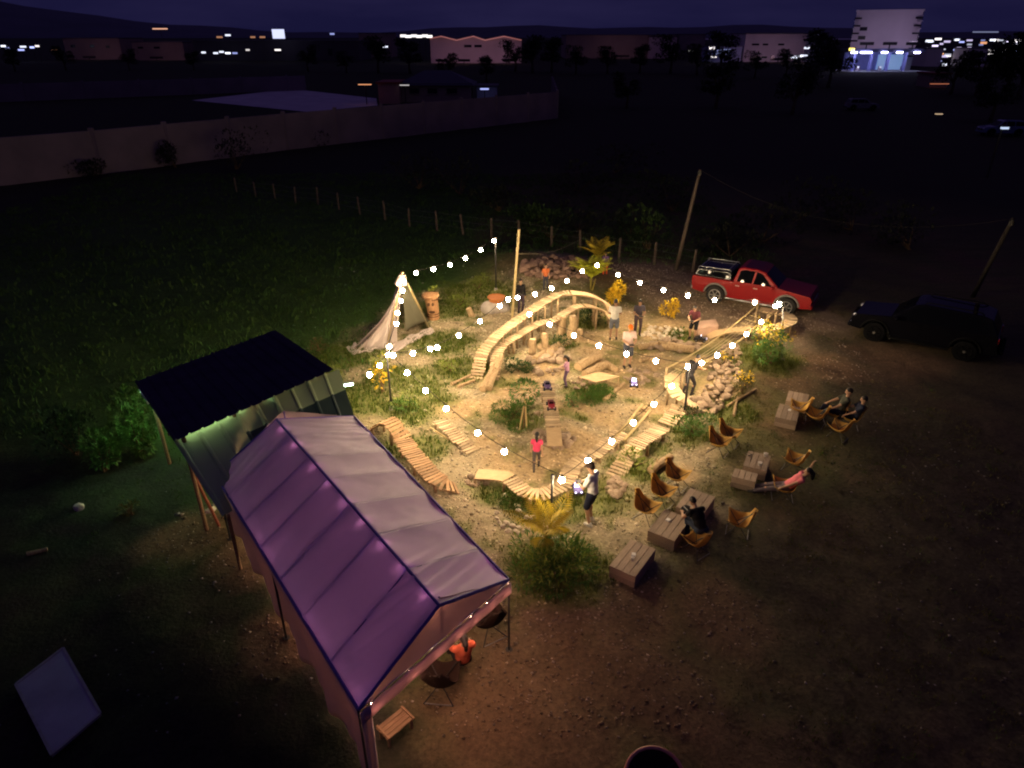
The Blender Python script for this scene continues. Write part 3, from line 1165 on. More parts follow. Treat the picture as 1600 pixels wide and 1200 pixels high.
bridge('slat_bridge', 'short slat ramp joining the curved white boards to the bent ramp', 'wooden bridge',
       [(1041, 661, 0.14), (1052, 648, 0.22), (1062, 635, 0.22)], 0.50, posts=False)
bridge('slat_bridge', 'wavy slat bridge with a raised hump lying next to the party tent', 'wooden bridge',
       [(586, 668, 0.10), (596, 660, 0.42), (607, 657, 0.60), (618, 668, 0.50), (628, 684, 0.26), (640, 702, 0.30), (656, 722, 0.34), (675, 742, 0.30), (692, 755, 0.24), (712, 762, 0.06)], 0.52,
       pitch=0.12, slat=0.088, mat=M('reddish_slat_wood', (0.46, 0.28, 0.15), (0.32, 0.185, 0.09), rough=0.8, scale=5, stretch=(1, 8, 8), rnd=0.22, bump=0.15))
bridge('slat_bridge', 'short straight slat ramp lying alone on gravel between the wavy and winding bridges', 'wooden bridge',
       [(688, 657, 0.24), (712, 681, 0.18), (738, 704, 0.05)], 0.42)
bridge('slat_bridge', 'pale curved board ramp under the rope bridge at the rock heap', 'wooden bridge',
       [(1051, 586, 0.60), (1050, 603, 0.56), (1059, 617, 0.48), (1076, 629, 0.32), (1102, 639, 0.06)], 0.46, pitch=0.15, slat=0.138,
       mat=M('pale_board', (0.62, 0.47, 0.28), (0.50, 0.36, 0.20), rough=0.7, scale=5, stretch=(1, 8, 8), rnd=0.15))
bridge('slat_bridge', 'raised U shaped loop of plywood and slats beside the red pickup', 'wooden bridge',
       [(1106, 526, 0.04), (1130, 518, 0.24), (1168, 514, 0.44), (1204, 512, 0.54), (1228, 506, 0.55), (1234, 496, 0.55), (1222, 489, 0.55), (1205, 486, 0.55), (1187, 483, 0.55)], 0.50,
       ply=((0.0, 0.52), (0.85, 1.0)), pitch=0.125, slat=0.115)

# pole rails that continue the winding bridge
rb = P(966, 680)
t = thing('pole_rails', 'pair of bamboo pole rails continuing the winding slat bridge', 'rails', rb)
for a, b in (((962, 682, 0.30), (1004, 632, 0.16)), ((975, 688, 0.30), (1016, 641, 0.16))):
    mb = MB(rb)
    mb.tube([G(*a), lerp(G(*a), G(*b), 0.5) + Vector((0.02, 0, 0.01)), G(*b)], 0.045, 8)
    mb.build('pole', wood_pole, t, smooth=True)
for u in (0.1, 0.9):
    mb = MB(rb)
    a, b = lerp(G(962, 682, 0.24), G(1004, 632, 0.10), u), lerp(G(975, 688, 0.24), G(1016, 641, 0.10), u)
    mb.tube([a, b], 0.035, 7)
    mb.build('crosspiece', wood_log, t, smooth=True)
    for p in (a, b):
        mb = MB(rb)
        mb.tube([(p.x, p.y, hz(p.x, p.y) - 0.05), p], 0.04, 7)
        mb.build('post', wood_log, t, smooth=True)

# rope bridge from the loop to the curved boards
ra = P(1186, 483)
t = thing('rope_bridge', 'rope bridge of slack lines strung from the loop to the curved boards', 'rope bridge', ra)
A0, A1 = G(1183, 481, 0.66), G(1213, 490, 0.66)
B0, B1 = G(1041, 582, 0.70), G(1066, 592, 0.70)
for i in range(7):
    u = i / 6
    a, b = lerp(A0, A1, u), lerp(B0, B1, u)
    r = 0.022 if i in (0, 6) else 0.010
    top = 0.16 if i in (0, 6) else 0
    pts = []
    for k in range(13):
        s = k / 12
        pts.append(lerp(a, b, s) + Vector((0, 0, top - (0.22) * 4 * s * (1 - s))))
    mb = MB(ra)
    mb.tube(pts, r, 5)
    mb.build('rope', rope_m if i not in (0, 6) else wood_pole, t, smooth=True)
for s in [0.1 + 0.055 * k for k in range(5)] + [0.72 + 0.05 * k for k in range(5)]:
    a, b = lerp(A0, B0, s), lerp(A1, B1, s)
    sg = Vector((0, 0, -0.22 * 4 * s * (1 - s)))
    mb = MB(ra)
    mb.tube([a + sg, b + sg], 0.013, 5)
    mb.build('crossbar', wood_pole, t)
for p in (A0, A1, B0, B1):
    mb = MB(ra)
    mb.tube([(p.x, p.y, hz(p.x, p.y) - 0.05), (p.x, p.y, p.z + 0.2)], 0.04, 7)
    mb.build('post', wood_log, t, smooth=True)

# tilted plywood ramp in the middle of the grass
pb = P(930, 592)
t = thing('plywood_ramp', 'lone plywood ramp propped over the grass by the logs', 'ramp', pb)
cs = [G(905, 589, 0.30), G(936, 581, 0.42), G(968, 588, 0.42), G(931, 597, 0.34)]
mb = MB(pb)
mb.add(cs + [c - Vector((0, 0, 0.025)) for c in cs], [(0, 3, 2, 1), (4, 5, 6, 7), (0, 1, 5, 4), (1, 2, 6, 5), (2, 3, 7, 6), (3, 0, 4, 7)])
mb.build('board', wood_ply, t)
for c in cs:
    mb = MB(pb)
    mb.tube([(c.x * .96 + pb.x * .04, c.y * .96 + pb.y * .04, hz(c.x, c.y) - .04), (c.x * .96 + pb.x * .04, c.y * .96 + pb.y * .04, c.z - .03)], 0.03, 6)
    mb.build('leg', wood_log, t)
# pale board box behind the boy
pb = P(1103, 520)
t = thing('board_stack', 'pinkish flat plywood box behind the boy in dark shorts', 'plywood box', pb)
mb = MB(pb)
cs = [G(1089, 503, 0.35), G(1118, 498, 0.35), G(1123, 509, 0.35), G(1091, 514, 0.35)]
mb.add(cs + [Vector((c.x, c.y, c.z - 0.03)) for c in cs], [(0, 3, 2, 1), (4, 5, 6, 7), (0, 1, 5, 4), (1, 2, 6, 5), (2, 3, 7, 6), (3, 0, 4, 7)])
mb.build('top', M('pink_plywood', (0.48, 0.32, 0.24), (0.40, 0.26, 0.19), rough=0.8, scale=3), t)
for i in range(4):
    a, b = cs[i], cs[(i + 1) % 4]
    mb = MB(pb)
    a2, b2 = lerp(a, pb, .03), lerp(b, pb, .03)
    mb.bar(Vector((a2.x, a2.y, 0.16)), Vector((b2.x, b2.y, 0.16)), 0.02, 0.31)
    mb.build('side_board', MATS['pink_plywood'], t)

# ================================================================== LOGS
def log(a, b, r, label, cat='log', group=None, name='log', mat=None, knots=True):
    a, b = Vector(a), Vector(b)
    t = thing(name, label, cat, (a + b) / 2, 0, group)
    off = (a + b) / 2
    n = 7
    pts, rr = [], []
    for i in range(n):
        u = i / (n - 1)
        pts.append(lerp(a, b, u) + Vector((random.gauss(0, r * .08), random.gauss(0, r * .08), random.gauss(0, r * .06))))
        rr.append(r * random.uniform(0.9, 1.08) * (1.05 - 0.15 * u))
    mb = MB(off)
    mb.tube(pts, rr, 10)
    mb.build('trunk', mat or wood_log, t, smooth=False)
    d = (b - a).normalized()
    for p, s, q in ((pts[0], -1, rr[0]), (pts[-1], 1, rr[-1])):
        mb = MB(off)
        mb.tube([p + d * s * 0.001, p + d * s * 0.012], q * 0.88, 10)
        mb.build('cut_end', wood_ply, t)
    if knots:
        u = random.uniform(.25, .75)
        p = lerp(a, b, u)
        mb = MB(off)
        q = p + Vector((random.gauss(0, 1), random.gauss(0, 1), 1.2)).normalized() * r * 1.6
        mb.tube([p, q], [r * 0.35, r * 0.22], 6)
        mb.build('branch_stub', mat or wood_log, t)
    return t


def glog(x0, y0, x1, y1, r, label, h0=0.0, h1=0.0, **k):
    a, b = P(x0, y0, r * 0.8 + h0), P(x1, y1, r * 0.8 + h1)
    return log(a, b, r, label, **k)


glog(1015, 740, 1047, 719, 0.12, 'stout cut log lying in grass right of the bent slat ramp')
glog(944, 627, 975, 601, 0.07, 'slim log lying on gravel toward the lit toy truck')
glog(903, 579, 934, 562, 0.17, 'thick log upper one of two beside the plywood ramp')
glog(914, 590, 948, 574, 0.16, 'thick log lower one of two beside the plywood ramp')
glog(945, 572, 962, 582, 0.13, 'short log end pointing at the plywood ramp')
glog(706, 602, 748, 583, 0.06, 'thin branch lying left of the arched bridge foot')
glog(716, 606, 742, 596, 0.06, 'forked branch on the ground under the arched bridge foot')
glog(754, 613, 778, 575, 0.12, 'leaning log propped under the foot of the lower bridge', h1=0.25)
glog(763, 611, 784, 572, 0.10, 'second leaning log right of the one under the lower bridge', h1=0.3)
glog(836, 566, 872, 543, 0.14, 'log rolled against the stones under the lower bridge')
glog(862, 552, 890, 538, 0.12, 'log tucked below the arch near the stilts')
glog(1034, 545, 1082, 551, 0.16, 'heavy log on the stony bank below the boy')
glog(1000, 546, 1040, 540, 0.12, 'long grey log on the bank right of the man in the orange cap')
glog(1000, 566, 1030, 558, 0.08, 'thin log at the foot of the stony bank')
glog(1136, 636, 1181, 610, 0.05, 'long bare branch on turf right of the rock heap', cat='branch', name='branch')
glog(1146, 651, 1152, 622, 0.045, 'short bare branch crossing the long one right of the rock heap', cat='branch', name='branch')
glog(672, 669, 716, 697, 0.03, 'thin peeled pole lying beside the short straight slat ramp', cat='pole', name='pole', mat=wood_pole, knots=False)
glog(818, 637, 838, 612, 0.09, 'log half hidden under the straight slat bridge', )
glog(843, 545, 862, 560, 0.12, 'reddish broken log among stones left of the lilac girl')


def stump(px, py, h, r, label, lean=(0, 0)):
    p = P(px, py, -0.05)
    return log(p, p + Vector((lean[0], lean[1], h)), r, label, cat='stump', name='stump')


stump(1021, 577, 0.42, 0.16, 'upright stump standing on sand between two hanging bulbs')
stump(893, 528, 0.95, 0.17, 'thick stump holding up the lower bridge', (0.05, 0.05))
stump(872, 527, 0.85, 0.13, 'leaning stump next to the thick one under the lower bridge', (0.2, 0.1))
stump(905, 529, 0.42, 0.15, 'low stump right of the thick bridge stump')
stump(832, 556, 0.7, 0.14, 'forked stump under the middle of the lower bridge')
stump(851, 548, 0.72, 0.13, 'weathered stump between stones under the lower bridge')
stump(985, 545, 0.35, 0.12, 'short stump behind the man in the orange cap')
stump(738, 494, 0.4, 0.14, 'dark rusty stump on grass by the grey covered heap', (-0.15, 0))

# ================================================================== ROCKS
stone_m = M('sandstone', (0.34, 0.25, 0.17), (0.20, 0.14, 0.10), rough=0.9, scale=3.5, bump=0.5, rnd=0.25)
stone_pale = M('river_stone', (0.58, 0.50, 0.38), (0.44, 0.36, 0.26), rough=0.85, scale=4, bump=0.3, rnd=0.18)
stone_red = M('red_rubble', (0.30, 0.19, 0.14), (0.18, 0.11, 0.08), rough=0.9, scale=3.5, bump=0.5, rnd=0.28)
ICO = None


def rock_mesh(seed, mat, jag=0.35):
    import bmesh
    bm = bmesh.new()
    bmesh.ops.create_icosphere(bm, subdivisions=2, radius=1.0)
    rr = random.Random(seed)
    o = Vector((rr.uniform(0, 50), rr.uniform(0, 50), rr.uniform(0, 50)))
    cuts = [(Vector((rr.gauss(0, 1), rr.gauss(0, 1), rr.gauss(0, 1))).normalized(), rr.uniform(0.5, 0.8)) for _ in range(7)]
    for v in bm.verts:
        p = v.co.copy()
        for n, d in cuts:
            k = p.dot(n) - d
            if k > 0:
                p -= n * k * 0.85
        p *= 1 + jag * 0.5 * mnoise.noise(p * 1.6 + o)
        v.co = p
    me = bpy.data.meshes.new('rock')
    bm.to_mesh(me)
    bm.free()
    me.materials.append(mat)
    return me


ROCKS = {m.name: [rock_mesh(i + 10 * j, m) for i in range(6)] for j, m in enumerate((stone_m, stone_pale, stone_red))}


def rock_at(px, py, s, mat, label, group, lift=0.0, flat=0.65):
    p = P(px, py)
    o = put('rock', random.choice(ROCKS[mat.name]), None, p + Vector((0, 0, s * flat * 0.35 + lift)),
            (random.gauss(0, .25), random.gauss(0, .25), random.uniform(0, 6.28)), (s * random.uniform(.8, 1.25), s * random.uniform(.75, 1.1), s * flat))
    return tag(o, label, 'rock', group)


def pile(n, cx, cy, rx, ry, s0, s1, mat, label, group, rot=0.0, hmax=0.0):
    placed, tries = [], 0
    while len(placed) < n and tries < n * 40:
        tries += 1
        a, r = random.uniform(0, 6.283), math.sqrt(random.random())
        dx, dy = math.cos(a) * r * rx, math.sin(a) * r * ry
        x, y = cx + dx * math.cos(rot) - dy * math.sin(rot), cy + dx * math.sin(rot) + dy * math.cos(rot)
        s = random.uniform(s0, s1)
        g = G(x, y)
        if any((g - q).length < (s + t) * 0.62 for q, t in placed):
            continue
        placed.append((g, s))
        rock_at(x, y, s, mat, label, group, lift=hmax * (1 - r))


pile(80, 1128, 592, 24, 58, 0.08, 0.19, stone_m, 'brown sandstone rock on the heap right of the rope bridge', 'rocks heaped right of the rope bridge', rot=0.35, hmax=0.12)
pile(16, 1090, 634, 18, 11, 0.14, 0.26, stone_m, 'large sandstone at the low end of the pale curved boards', 'rocks at the end of the curved boards')
pile(90, 875, 420, 66, 17, 0.12, 0.28, stone_red, 'reddish rubble stone on the bank at the back of the track', 'rubble stones on the back bank', hmax=0.15)
pile(30, 858, 566, 34, 24, 0.09, 0.22, stone_m, 'stone on the bank under the lower slat bridge', 'stones under the lower bridge', hmax=0.08)
pile(18, 872, 690, 24, 14, 0.09, 0.22, stone_m, 'stone piled round the foot of the plywood ramp', 'stones round the plywood ramp foot')
pile(10, 848, 665, 22, 24, 0.07, 0.16, stone_m, 'stone beside the straight slat bridge', 'stones beside the straight bridge')
pile(44, 1034, 521, 32, 11, 0.07, 0.14, stone_pale, 'pale flat river stone in the paved patch left of the boy', 'pale stones in the paved patch')
pile(22, 1050, 541, 46, 9, 0.10, 0.24, stone_m, 'brown stone along the bank behind the lit toy truck', 'stones along the bank')
pile(14, 1000, 590, 26, 12, 0.07, 0.16, stone_m, 'small stone near the brightly lit toy truck', 'small stones near the lit toy truck')
pile(14, 962, 762, 14, 14, 0.10, 0.20, stone_m, 'sandy stone under the end of the bent slat ramp', 'stones under the bent ramp')
pile(9, 748, 752, 20, 8, 0.07, 0.13, stone_m, 'stone at the plywood end of the winding bridge', 'stones at the winding bridge end')
pile(10, 1072, 655, 24, 12, 0.07, 0.16, stone_m, 'stone between the short ramp and the green bush', 'stones by the short ramp')
pile(10, 905, 600, 22, 10, 0.07, 0.15, stone_m, 'stone beside the logs near the lilac girl', 'stones beside the logs')
ring = [(787, 777), (782, 784), (778, 792), (775, 801), (776, 810), (780, 818), (787, 824), (795, 829), (803, 832), (811, 833), (820, 831), (828, 827)]
ring += [(808, 790), (811, 798), (816, 804), (823, 808), (831, 809), (838, 806), (792, 818), (800, 822), (809, 824)]
for x, y in ring:
    rock_at(x + random.uniform(-1, 1), y + random.uniform(-1, 1), random.uniform(0.06, 0.10), stone_pale,
            'small pale stone in the curved edging by the yellow palm', 'pale stones edging the little path')
# ================================================================== FESTOON LIGHTS
def lamp_post(px, py, h, label, top=None):
    p = P(px, py)
    t = thing('lamp_post', label, 'post', p, 0)
    tp = Vector((0, 0, h)) if top is None else top - p
    mb = MB()
    mb.tube([(0, 0, -0.05), tp * 0.5, tp], [0.034, 0.030, 0.026], 8)
    mb.build('pole', steel_black, t, smooth=True)
    mb = MB()
    mb.tube([tp - Vector((0, 0, .10)), tp + Vector((0.0, 0, .02))], 0.04, 8)
    mb.tube([tp + Vector((0, 0, -.02)), tp + Vector((0.10, 0, -.0))], 0.010, 5)
    mb.build('hook', steel_black, t)
    mb = MB()
    mb.tube([(0, 0, -0.02), (0, 0, 0.06)], [0.10, 0.07], 10)
    mb.build('foot', M('concrete', (0.34, 0.31, 0.27), (0.26, 0.24, 0.21), rough=0.9), t)
    return t


lamp_post(612, 638, 2.2, 'slim black post with a croton at its left string light cluster')
lamp_post(860, 842, 1.8, 'black post rising from the bush with the yellow palm')
lamp_post(1068, 652, 1.85, 'black post in front of the pale curved boards')
lamp_post(775, 452, 2.4, 'black post at the far end of the string above the meadow')
lamp_post(1222, 562, 2.0, 'black post behind the bush near the pickup front wheel', top=G(1224, 482, 1.6))
S = 'festoon strings over the track'
HS = lambda lst: [G(*p) for p in lst]
light_string(HS([(650, 424, 2.62), (677, 418, 2.52), (703, 411, 2.45), (727, 401, 2.42), (751, 388, 2.42), (772, 374, 2.45)]),
             'bulb string rising from the teepee top to the far black post', 'string lights', S, bulb_me)
light_string(HS([(630, 436, 2.75), (629, 451, 2.5), (626, 467, 2.3), (621, 486, 2.15), (619, 503, 2.1), (608, 538, 2.12)]),
             'bulb string hanging down the front of the white teepee', 'string lights', S, bulb_me, sub=3, sag=0.02)
light_string(HS([(614, 552, 2.05), (645, 549, 1.95), (672, 542, 1.95), (683, 540, 1.98), (717, 521, 2.0), (750, 499, 2.05), (781, 475, 2.2), (794, 465, 2.3), (809, 462, 2.3),
                 (836, 457, 2.2), (862, 448, 2.15), (886, 436, 2.15), (910, 421, 2.2), (933, 412, 2.25)]),
             'long bulb string from the left post past the bamboo pole to the palm', 'string lights', S, bulb_me)
light_string(HS([(933, 413, 2.25), (966, 427, 2.1), (1000, 439, 2.0), (1037, 451, 1.9), (1075, 459, 1.85), (1117, 466, 1.85), (1180, 470, 1.75), (1212, 476, 1.7), (1218, 471, 1.75)]),
             'bulb string running in front of the red pickup', 'string lights', S, bulb_me, skip=(0,))
light_string(HS([(606, 551, 2.1), (593, 568, 2.0), (577, 582, 1.95)]), 'short bulb string from the left post toward the shed', 'string lights', S, bulb_me, skip=())
light_string(HS([(606, 553, 2.1), (636, 579, 1.85), (665, 607, 1.7), (697, 635, 1.6), (746, 673, 1.5), (788, 702, 1.5), (878, 746, 1.75)]),
             'bulb string sagging from the left post over gravel to the front post', 'string lights', S, bulb_me, skip=(0,), sag=0.04)
light_string(HS([(878, 747, 1.75), (919, 716, 1.6), (956, 686, 1.52), (990, 657, 1.5), (1022, 628, 1.55), (1050, 600, 1.62), (1075, 570, 1.75)]),
             'bulb string above the winding bridge from front post to rock heap', 'string lights', S, bulb_me, skip=(0,), sag=0.04)
light_string(HS([(1075, 571, 1.76), (1097, 564, 1.66), (1121, 552, 1.6), (1145, 537, 1.6), (1167, 519, 1.62), (1190, 500, 1.66), (1218, 473, 1.75)]),
             'bulb string along the rope bridge to the loop', 'string lights', S, bulb_me, skip=(0,), sag=0.04)
light_string(HS([(809, 463, 2.3), (827, 488, 2.1), (859, 504, 1.9), (897, 521, 1.8), (936, 537, 1.75), (979, 550, 1.75), (1025, 561, 1.75), (1075, 569, 1.78)]),
             'bulb string crossing the middle of the track from bamboo to rock heap', 'string lights', S, bulb_me, skip=(0,), sag=0.04)

# tall bamboo pole with guy line
bp = P(800, 497)
t = thing('bamboo_pole', 'tall pale bamboo pole behind the arched slat bridge', 'pole', bp)
top = G(811, 358, 3.75)
for i in range(9):
    a, b = lerp(bp + Vector((0, 0, -.05)), top, i / 9), lerp(bp + Vector((0, 0, -.05)), top, (i + 1) / 9)
    mb = MB(bp)
    mb.tube([a, lerp(a, b, .06), lerp(a, b, .94), b], [0.056, 0.050, 0.049, 0.055], 9)
    mb.build('bamboo_section', wood_pole, t, smooth=True)
ga, gb = top - Vector((0, 0, 1.0)), G(905, 375, 0.9)
c = thing('guy_line', 'thin guy line from the bamboo pole to the fence', 'rope', ga)
mb = MB(ga)
mb.tube([lerp(ga, gb, i / 8) - Vector((0, 0, .25 * math.sin(math.pi * i / 8))) for i in range(9)], 0.008, 4)
mb.build('line', rope_m, c)

# ================================================================== TEEPEE
tb = P(617, 530)
ttop = G(629, 428, 2.75)
tp = thing('teepee', 'white cloth teepee with its front open and cloth trailing on the ground', 'tent', tb)
corners = [P(553, 548), P(604, 543), P(670, 512), P(662, 492), P(606, 497)]
apex = ttop - tb
gnd = [c - tb for c in corners]
for i, g in enumerate(gnd):
    if i == 0:
        continue                                          # this corner is only cloth pegged out to the ground
    mb = MB()
    e = g + (apex - g) * 1.035
    mb.tube([g, e], [0.035, 0.026], 7)
    mb.build('pole', wood_pole, tp, smooth=True)


def drape(a, b, flare=lambda s: 0.0, seedv=0, mat=tee_cloth, nm='cloth_panel', fold=0.07, bot=0.0):
    mb = MB()

    def fn(s, q):
        base = lerp(a, b, s)
        f_ = flare(s)
        hq = q * .97 + f_ * (1 - (1 - q) ** 1.9 - q) * .9
        p = Vector((base.x + (apex.x - base.x) * hq, base.y + (apex.y - base.y) * hq, base.z + (apex.z - base.z) * q * .97))
        n = Vector((-(b - a).y, (b - a).x, 0)).normalized()
        w = fold * .6 * math.sin(s * 17 + seedv + q * 5 + 2.5 * mnoise.noise(Vector((s * 3, q * 3, seedv)))) * (1 - q) ** 0.7 + 0.05 * math.sin(s * 9 + seedv * 2) * (1 - q)
        w += 0.16 * (1 - q) ** .6 * mnoise.noise(Vector((s * 2.6 + seedv * 3.1, q * 2.2, seedv))) + .05 * mnoise.noise(Vector((s * 8, q * 6, seedv * 2.0)))
        belly = -0.16 * math.sin(math.pi * q) * math.sin(math.pi * s)
        p = p - n * (w + belly + 0.04)
        if q < 0.01:
            p.z += 0.01
        return p
    mb.grid(fn, 30, 16)
    return solid(mb.build(nm, mat, tp, smooth=True), 0.004)


drape(gnd[0], gnd[1], lambda s: 1 - s, seedv=1)
drape(gnd[4], gnd[0], lambda s: s, seedv=2)
net = fabric('mesh_cloth', (0.20, 0.19, 0.13), (0.22, 0.21, 0.13), 0.4)
drape(gnd[3], gnd[4], seedv=3, mat=net, nm='net_panel')
drape(gnd[2], gnd[3], seedv=5, mat=net, nm='net_panel')
# narrow flap on the near side of the opening
drape(gnd[1], lerp(gnd[1], gnd[2], 0.22), seedv=7)
mb = MB()


def netf(s, q):
    base = lerp(gnd[1], gnd[2], .42 + .58 * s)
    p = lerp(base, apex, .14 + .83 * q)
    return p + Vector((.02 * math.sin(s * 14 + q * 6), -.02 - .03 * math.sin(s * 9), 0))


mb.grid(netf, 16, 14)
solid(mb.build('net_panel', net, tp, smooth=True), 0.004)
# trailing cloth on the ground
for (pts, nm) in ((((612, 541), (672, 513), (680, 519), (612, 556)), 'ground_cloth'), (((540, 545), (570, 531), (600, 545), (552, 556)), 'ground_cloth')):
    cs = [P(*q) - tb for q in pts]
    mb = MB()

    def gf2(s, q, cs=cs):
        p = lerp(lerp(cs[0], cs[1], s), lerp(cs[3], cs[2], s), q)
        w = p + tb
        return Vector((p.x, p.y, hz(w.x, w.y) - tb.z + 0.05 + 0.05 * math.sin(s * 17 + q * 5) * math.sin(q * 9 + s * 3)))
    mb.grid(gf2, 24, 12)
    solid(mb.build(nm, tee_cloth, tp, smooth=True), 0.006)
# tied knot of cloth round the top
mb = MB()
mb.tube([apex * 0.86, apex * 0.94, apex * 1.0], [0.24, 0.17, 0.10], 10)
mb.tube([apex * 0.95, apex * .84 + gnd[0] * .08], [0.14, .17], 10)
remesh(mb.build('top_wrap', tee_cloth, tp, smooth=True), 0.02, 4)

# carved totem
tk = P(678, 498)
t = thing('carved_totem', 'carved wooden totem trunk with a flared top beside the teepee', 'totem', tk)
tik = M('totem_wood', (0.46, 0.25, 0.12), (0.30, 0.15, 0.07), rough=0.7, scale=5, stretch=(3, 3, 1), bump=0.3)
mb = MB()
mb.tube([(0, 0, -0.05), (0, 0, 0.1), (-0.03, 0, 0.5), (-0.08, 0, 0.95), (-0.10, 0, 1.02)], [0.25, 0.24, 0.25, 0.28, 0.36], 14)
mb.build('trunk', tik, t)
mb = MB()
mb.tube([(-0.10, 0, 1.02), (-0.10, 0, 1.08)], [0.37, 0.33], 14)
mb.build('flared_top', tik, t)
dk = M('carved_recess', (0.10, 0.05, 0.025), rough=0.9)
for x in (-0.10, 0.06):
    mb = MB()
    mb.ell((x - 0.05, -0.245, 0.72), (0.06, 0.03, 0.08), 10, 6)
    mb.build('eye', dk, t)
mb = MB()
mb.ell((-0.03, -0.235, 0.38), (0.13, 0.035, 0.07), 12, 6)
mb.build('mouth', dk, t)
mb = MB()
mb.cap((-0.05, -0.23, 0.66), (-0.035, -0.265, 0.50), 0.025, 0.045, 8)
mb.build('nose', tik, t, smooth=True)
for z in (0.15, 0.25, 0.88):
    mb = MB()
    mb.tube([(-0.02, 0, z), (-0.02, 0, z + .03)], 0.268, 14)
    mb.build('carved_band', dk, t)

# grey covered heap with an orange basket on it
hp = P(775, 486)
t = thing('covered_heap', 'grey tarp covered heap on the grass behind the bamboo pole', 'heap', hp)
mb = MB()
for a in ((-0.25, 0, 0.12, .42, .36, .34), (0.2, 0.05, 0.12, .40, .34, .30), (0, -0.05, .2, .38, .33, .32)):
    mb.ell(a[:3], a[3:], 12, 8)
remesh(mb.build('tarp', M('grey_tarp', (0.42, 0.37, 0.33), (0.30, 0.26, 0.23), rough=0.7, scale=5, bump=0.5), t), 0.04, 4)
bk = hp + Vector((0.02, 0.0, 0.46))
o = thing('basket', 'orange brown basket lid resting on the grey covered heap', 'basket', bk)
om = M('orange_wicker', (0.50, 0.19, 0.06), (0.36, 0.12, 0.04), rough=0.8, scale=25)
mb = MB()
mb.tube([(0, 0, 0), (0, 0, 0.16)], [0.30, 0.36], 16)
mb.build('bowl', om, o)
mb = MB()
mb.tube([(0.37 * math.cos(a * .3927), 0.37 * math.sin(a * .3927), .17) for a in range(17)], 0.022, 6)
mb.build('rim', om, o)

# ================================================================== PLANTS
def leaf_mass(n, fn_pos, size, mat, name, parent, off, aspect=0.45, droop=0.4, rs=0):
    """n folded leaves (two triangles pairs each) joined into one part"""
    rg = np.random.default_rng(rs + n)
    vs, fs = [], []
    for i in range(n):
        p, out = fn_pos(rg)
        d = (out + Vector(rg.normal(0, .45, 3))).normalized()
        d.z -= droop * rg.uniform(0, 1)
        d.normalize()
        L = size * rg.uniform(0.6, 1.35)
        s = d.cross(Vector((0, 0, 1)))
        s = (s.normalized() if s.length > .05 else Vector((1, 0, 0))) * L * aspect * 0.5
        u = s.cross(d).normalized() * L * 0.08
        k = len(vs)
        vs += [p, p + d * L * .5 + s + u, p + d * L, p + d * L * .5 - s + u]
        fs += [(k, k + 1, k + 2), (k, k + 2, k + 3)]
    mb = MB(off)
    mb.add(vs, fs)
    return tag(mb.build(name, mat, parent), kind='stuff')


def leafm(name, c, c2=None, tr=0.3):
    return M(name, c, c2 or tuple(v * .6 for v in c), rough=0.55, scale=3, trans=tr, detail=2)


L_GREEN = leafm('leaf_green', (0.085, 0.170, 0.026))
L_DARK = leafm('leaf_dark', (0.038, 0.075, 0.016))
L_LIME = leafm('leaf_lime', (0.20, 0.25, 0.035))
L_YEL = leafm('leaf_yellow', (0.78, 0.52, 0.03), (0.60, 0.40, 0.02))
L_OLIVE = leafm('leaf_olive', (0.12, 0.11, 0.025))
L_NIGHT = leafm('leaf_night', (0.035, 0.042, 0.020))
stem_m = M('stem_brown', (0.16, 0.10, 0.05), rough=0.9)


def bush(px, py, r, h, n, size, mat, label, cat='bush', name='bush', group=None, mat2=None, n2=0, aspect=0.45, base=None, lift=0.0, clump=5):
    b = P(px, py) if base is None else base
    t = thing(name, label, cat, b, 0, group)
    rr = random.Random(int(px * 7 + py * 13))
    cl = [(Vector((rr.gauss(0, r * .42), rr.gauss(0, r * .42), lift + h * rr.uniform(.3, .85))), rr.uniform(.35, .6)) for _ in range(clump)]

    def pos(rg, top=False):
        c, q = cl[rg.integers(len(cl))]
        v = Vector(rg.normal(0, 1, 3)).normalized()
        p = c + Vector((v.x * r * q, v.y * r * q, v.z * h * q * .6))
        p.z = max(p.z, 0.03 + lift)
        return b + p, v + Vector((0, 0, .5))
    for i in range(max(3, clump)):
        c, q = cl[i % len(cl)]
        mb = MB(b)
        mb.tube([b + Vector((rr.gauss(0, .04), rr.gauss(0, .04), -0.03)), b + c * 0.5 + Vector((0, 0, .05)), b + c + Vector((0, 0, h * .1))], [0.02 + .012 * h, .014, .006], 5)
        mb.build('stem', stem_m, t)
    leaf_mass(n, pos, size, mat, 'foliage', t, b, aspect, rs=int(px))
    if n2:
        def pos2(rg):
            p, o = pos(rg)
            p.z = b.z + lift + h * rg.uniform(.75, 1.15)
            return p, o
        leaf_mass(n2, pos2, size, mat2, 'flower_head' if False else 'bright_foliage', t, b, aspect, rs=int(py))
    return t


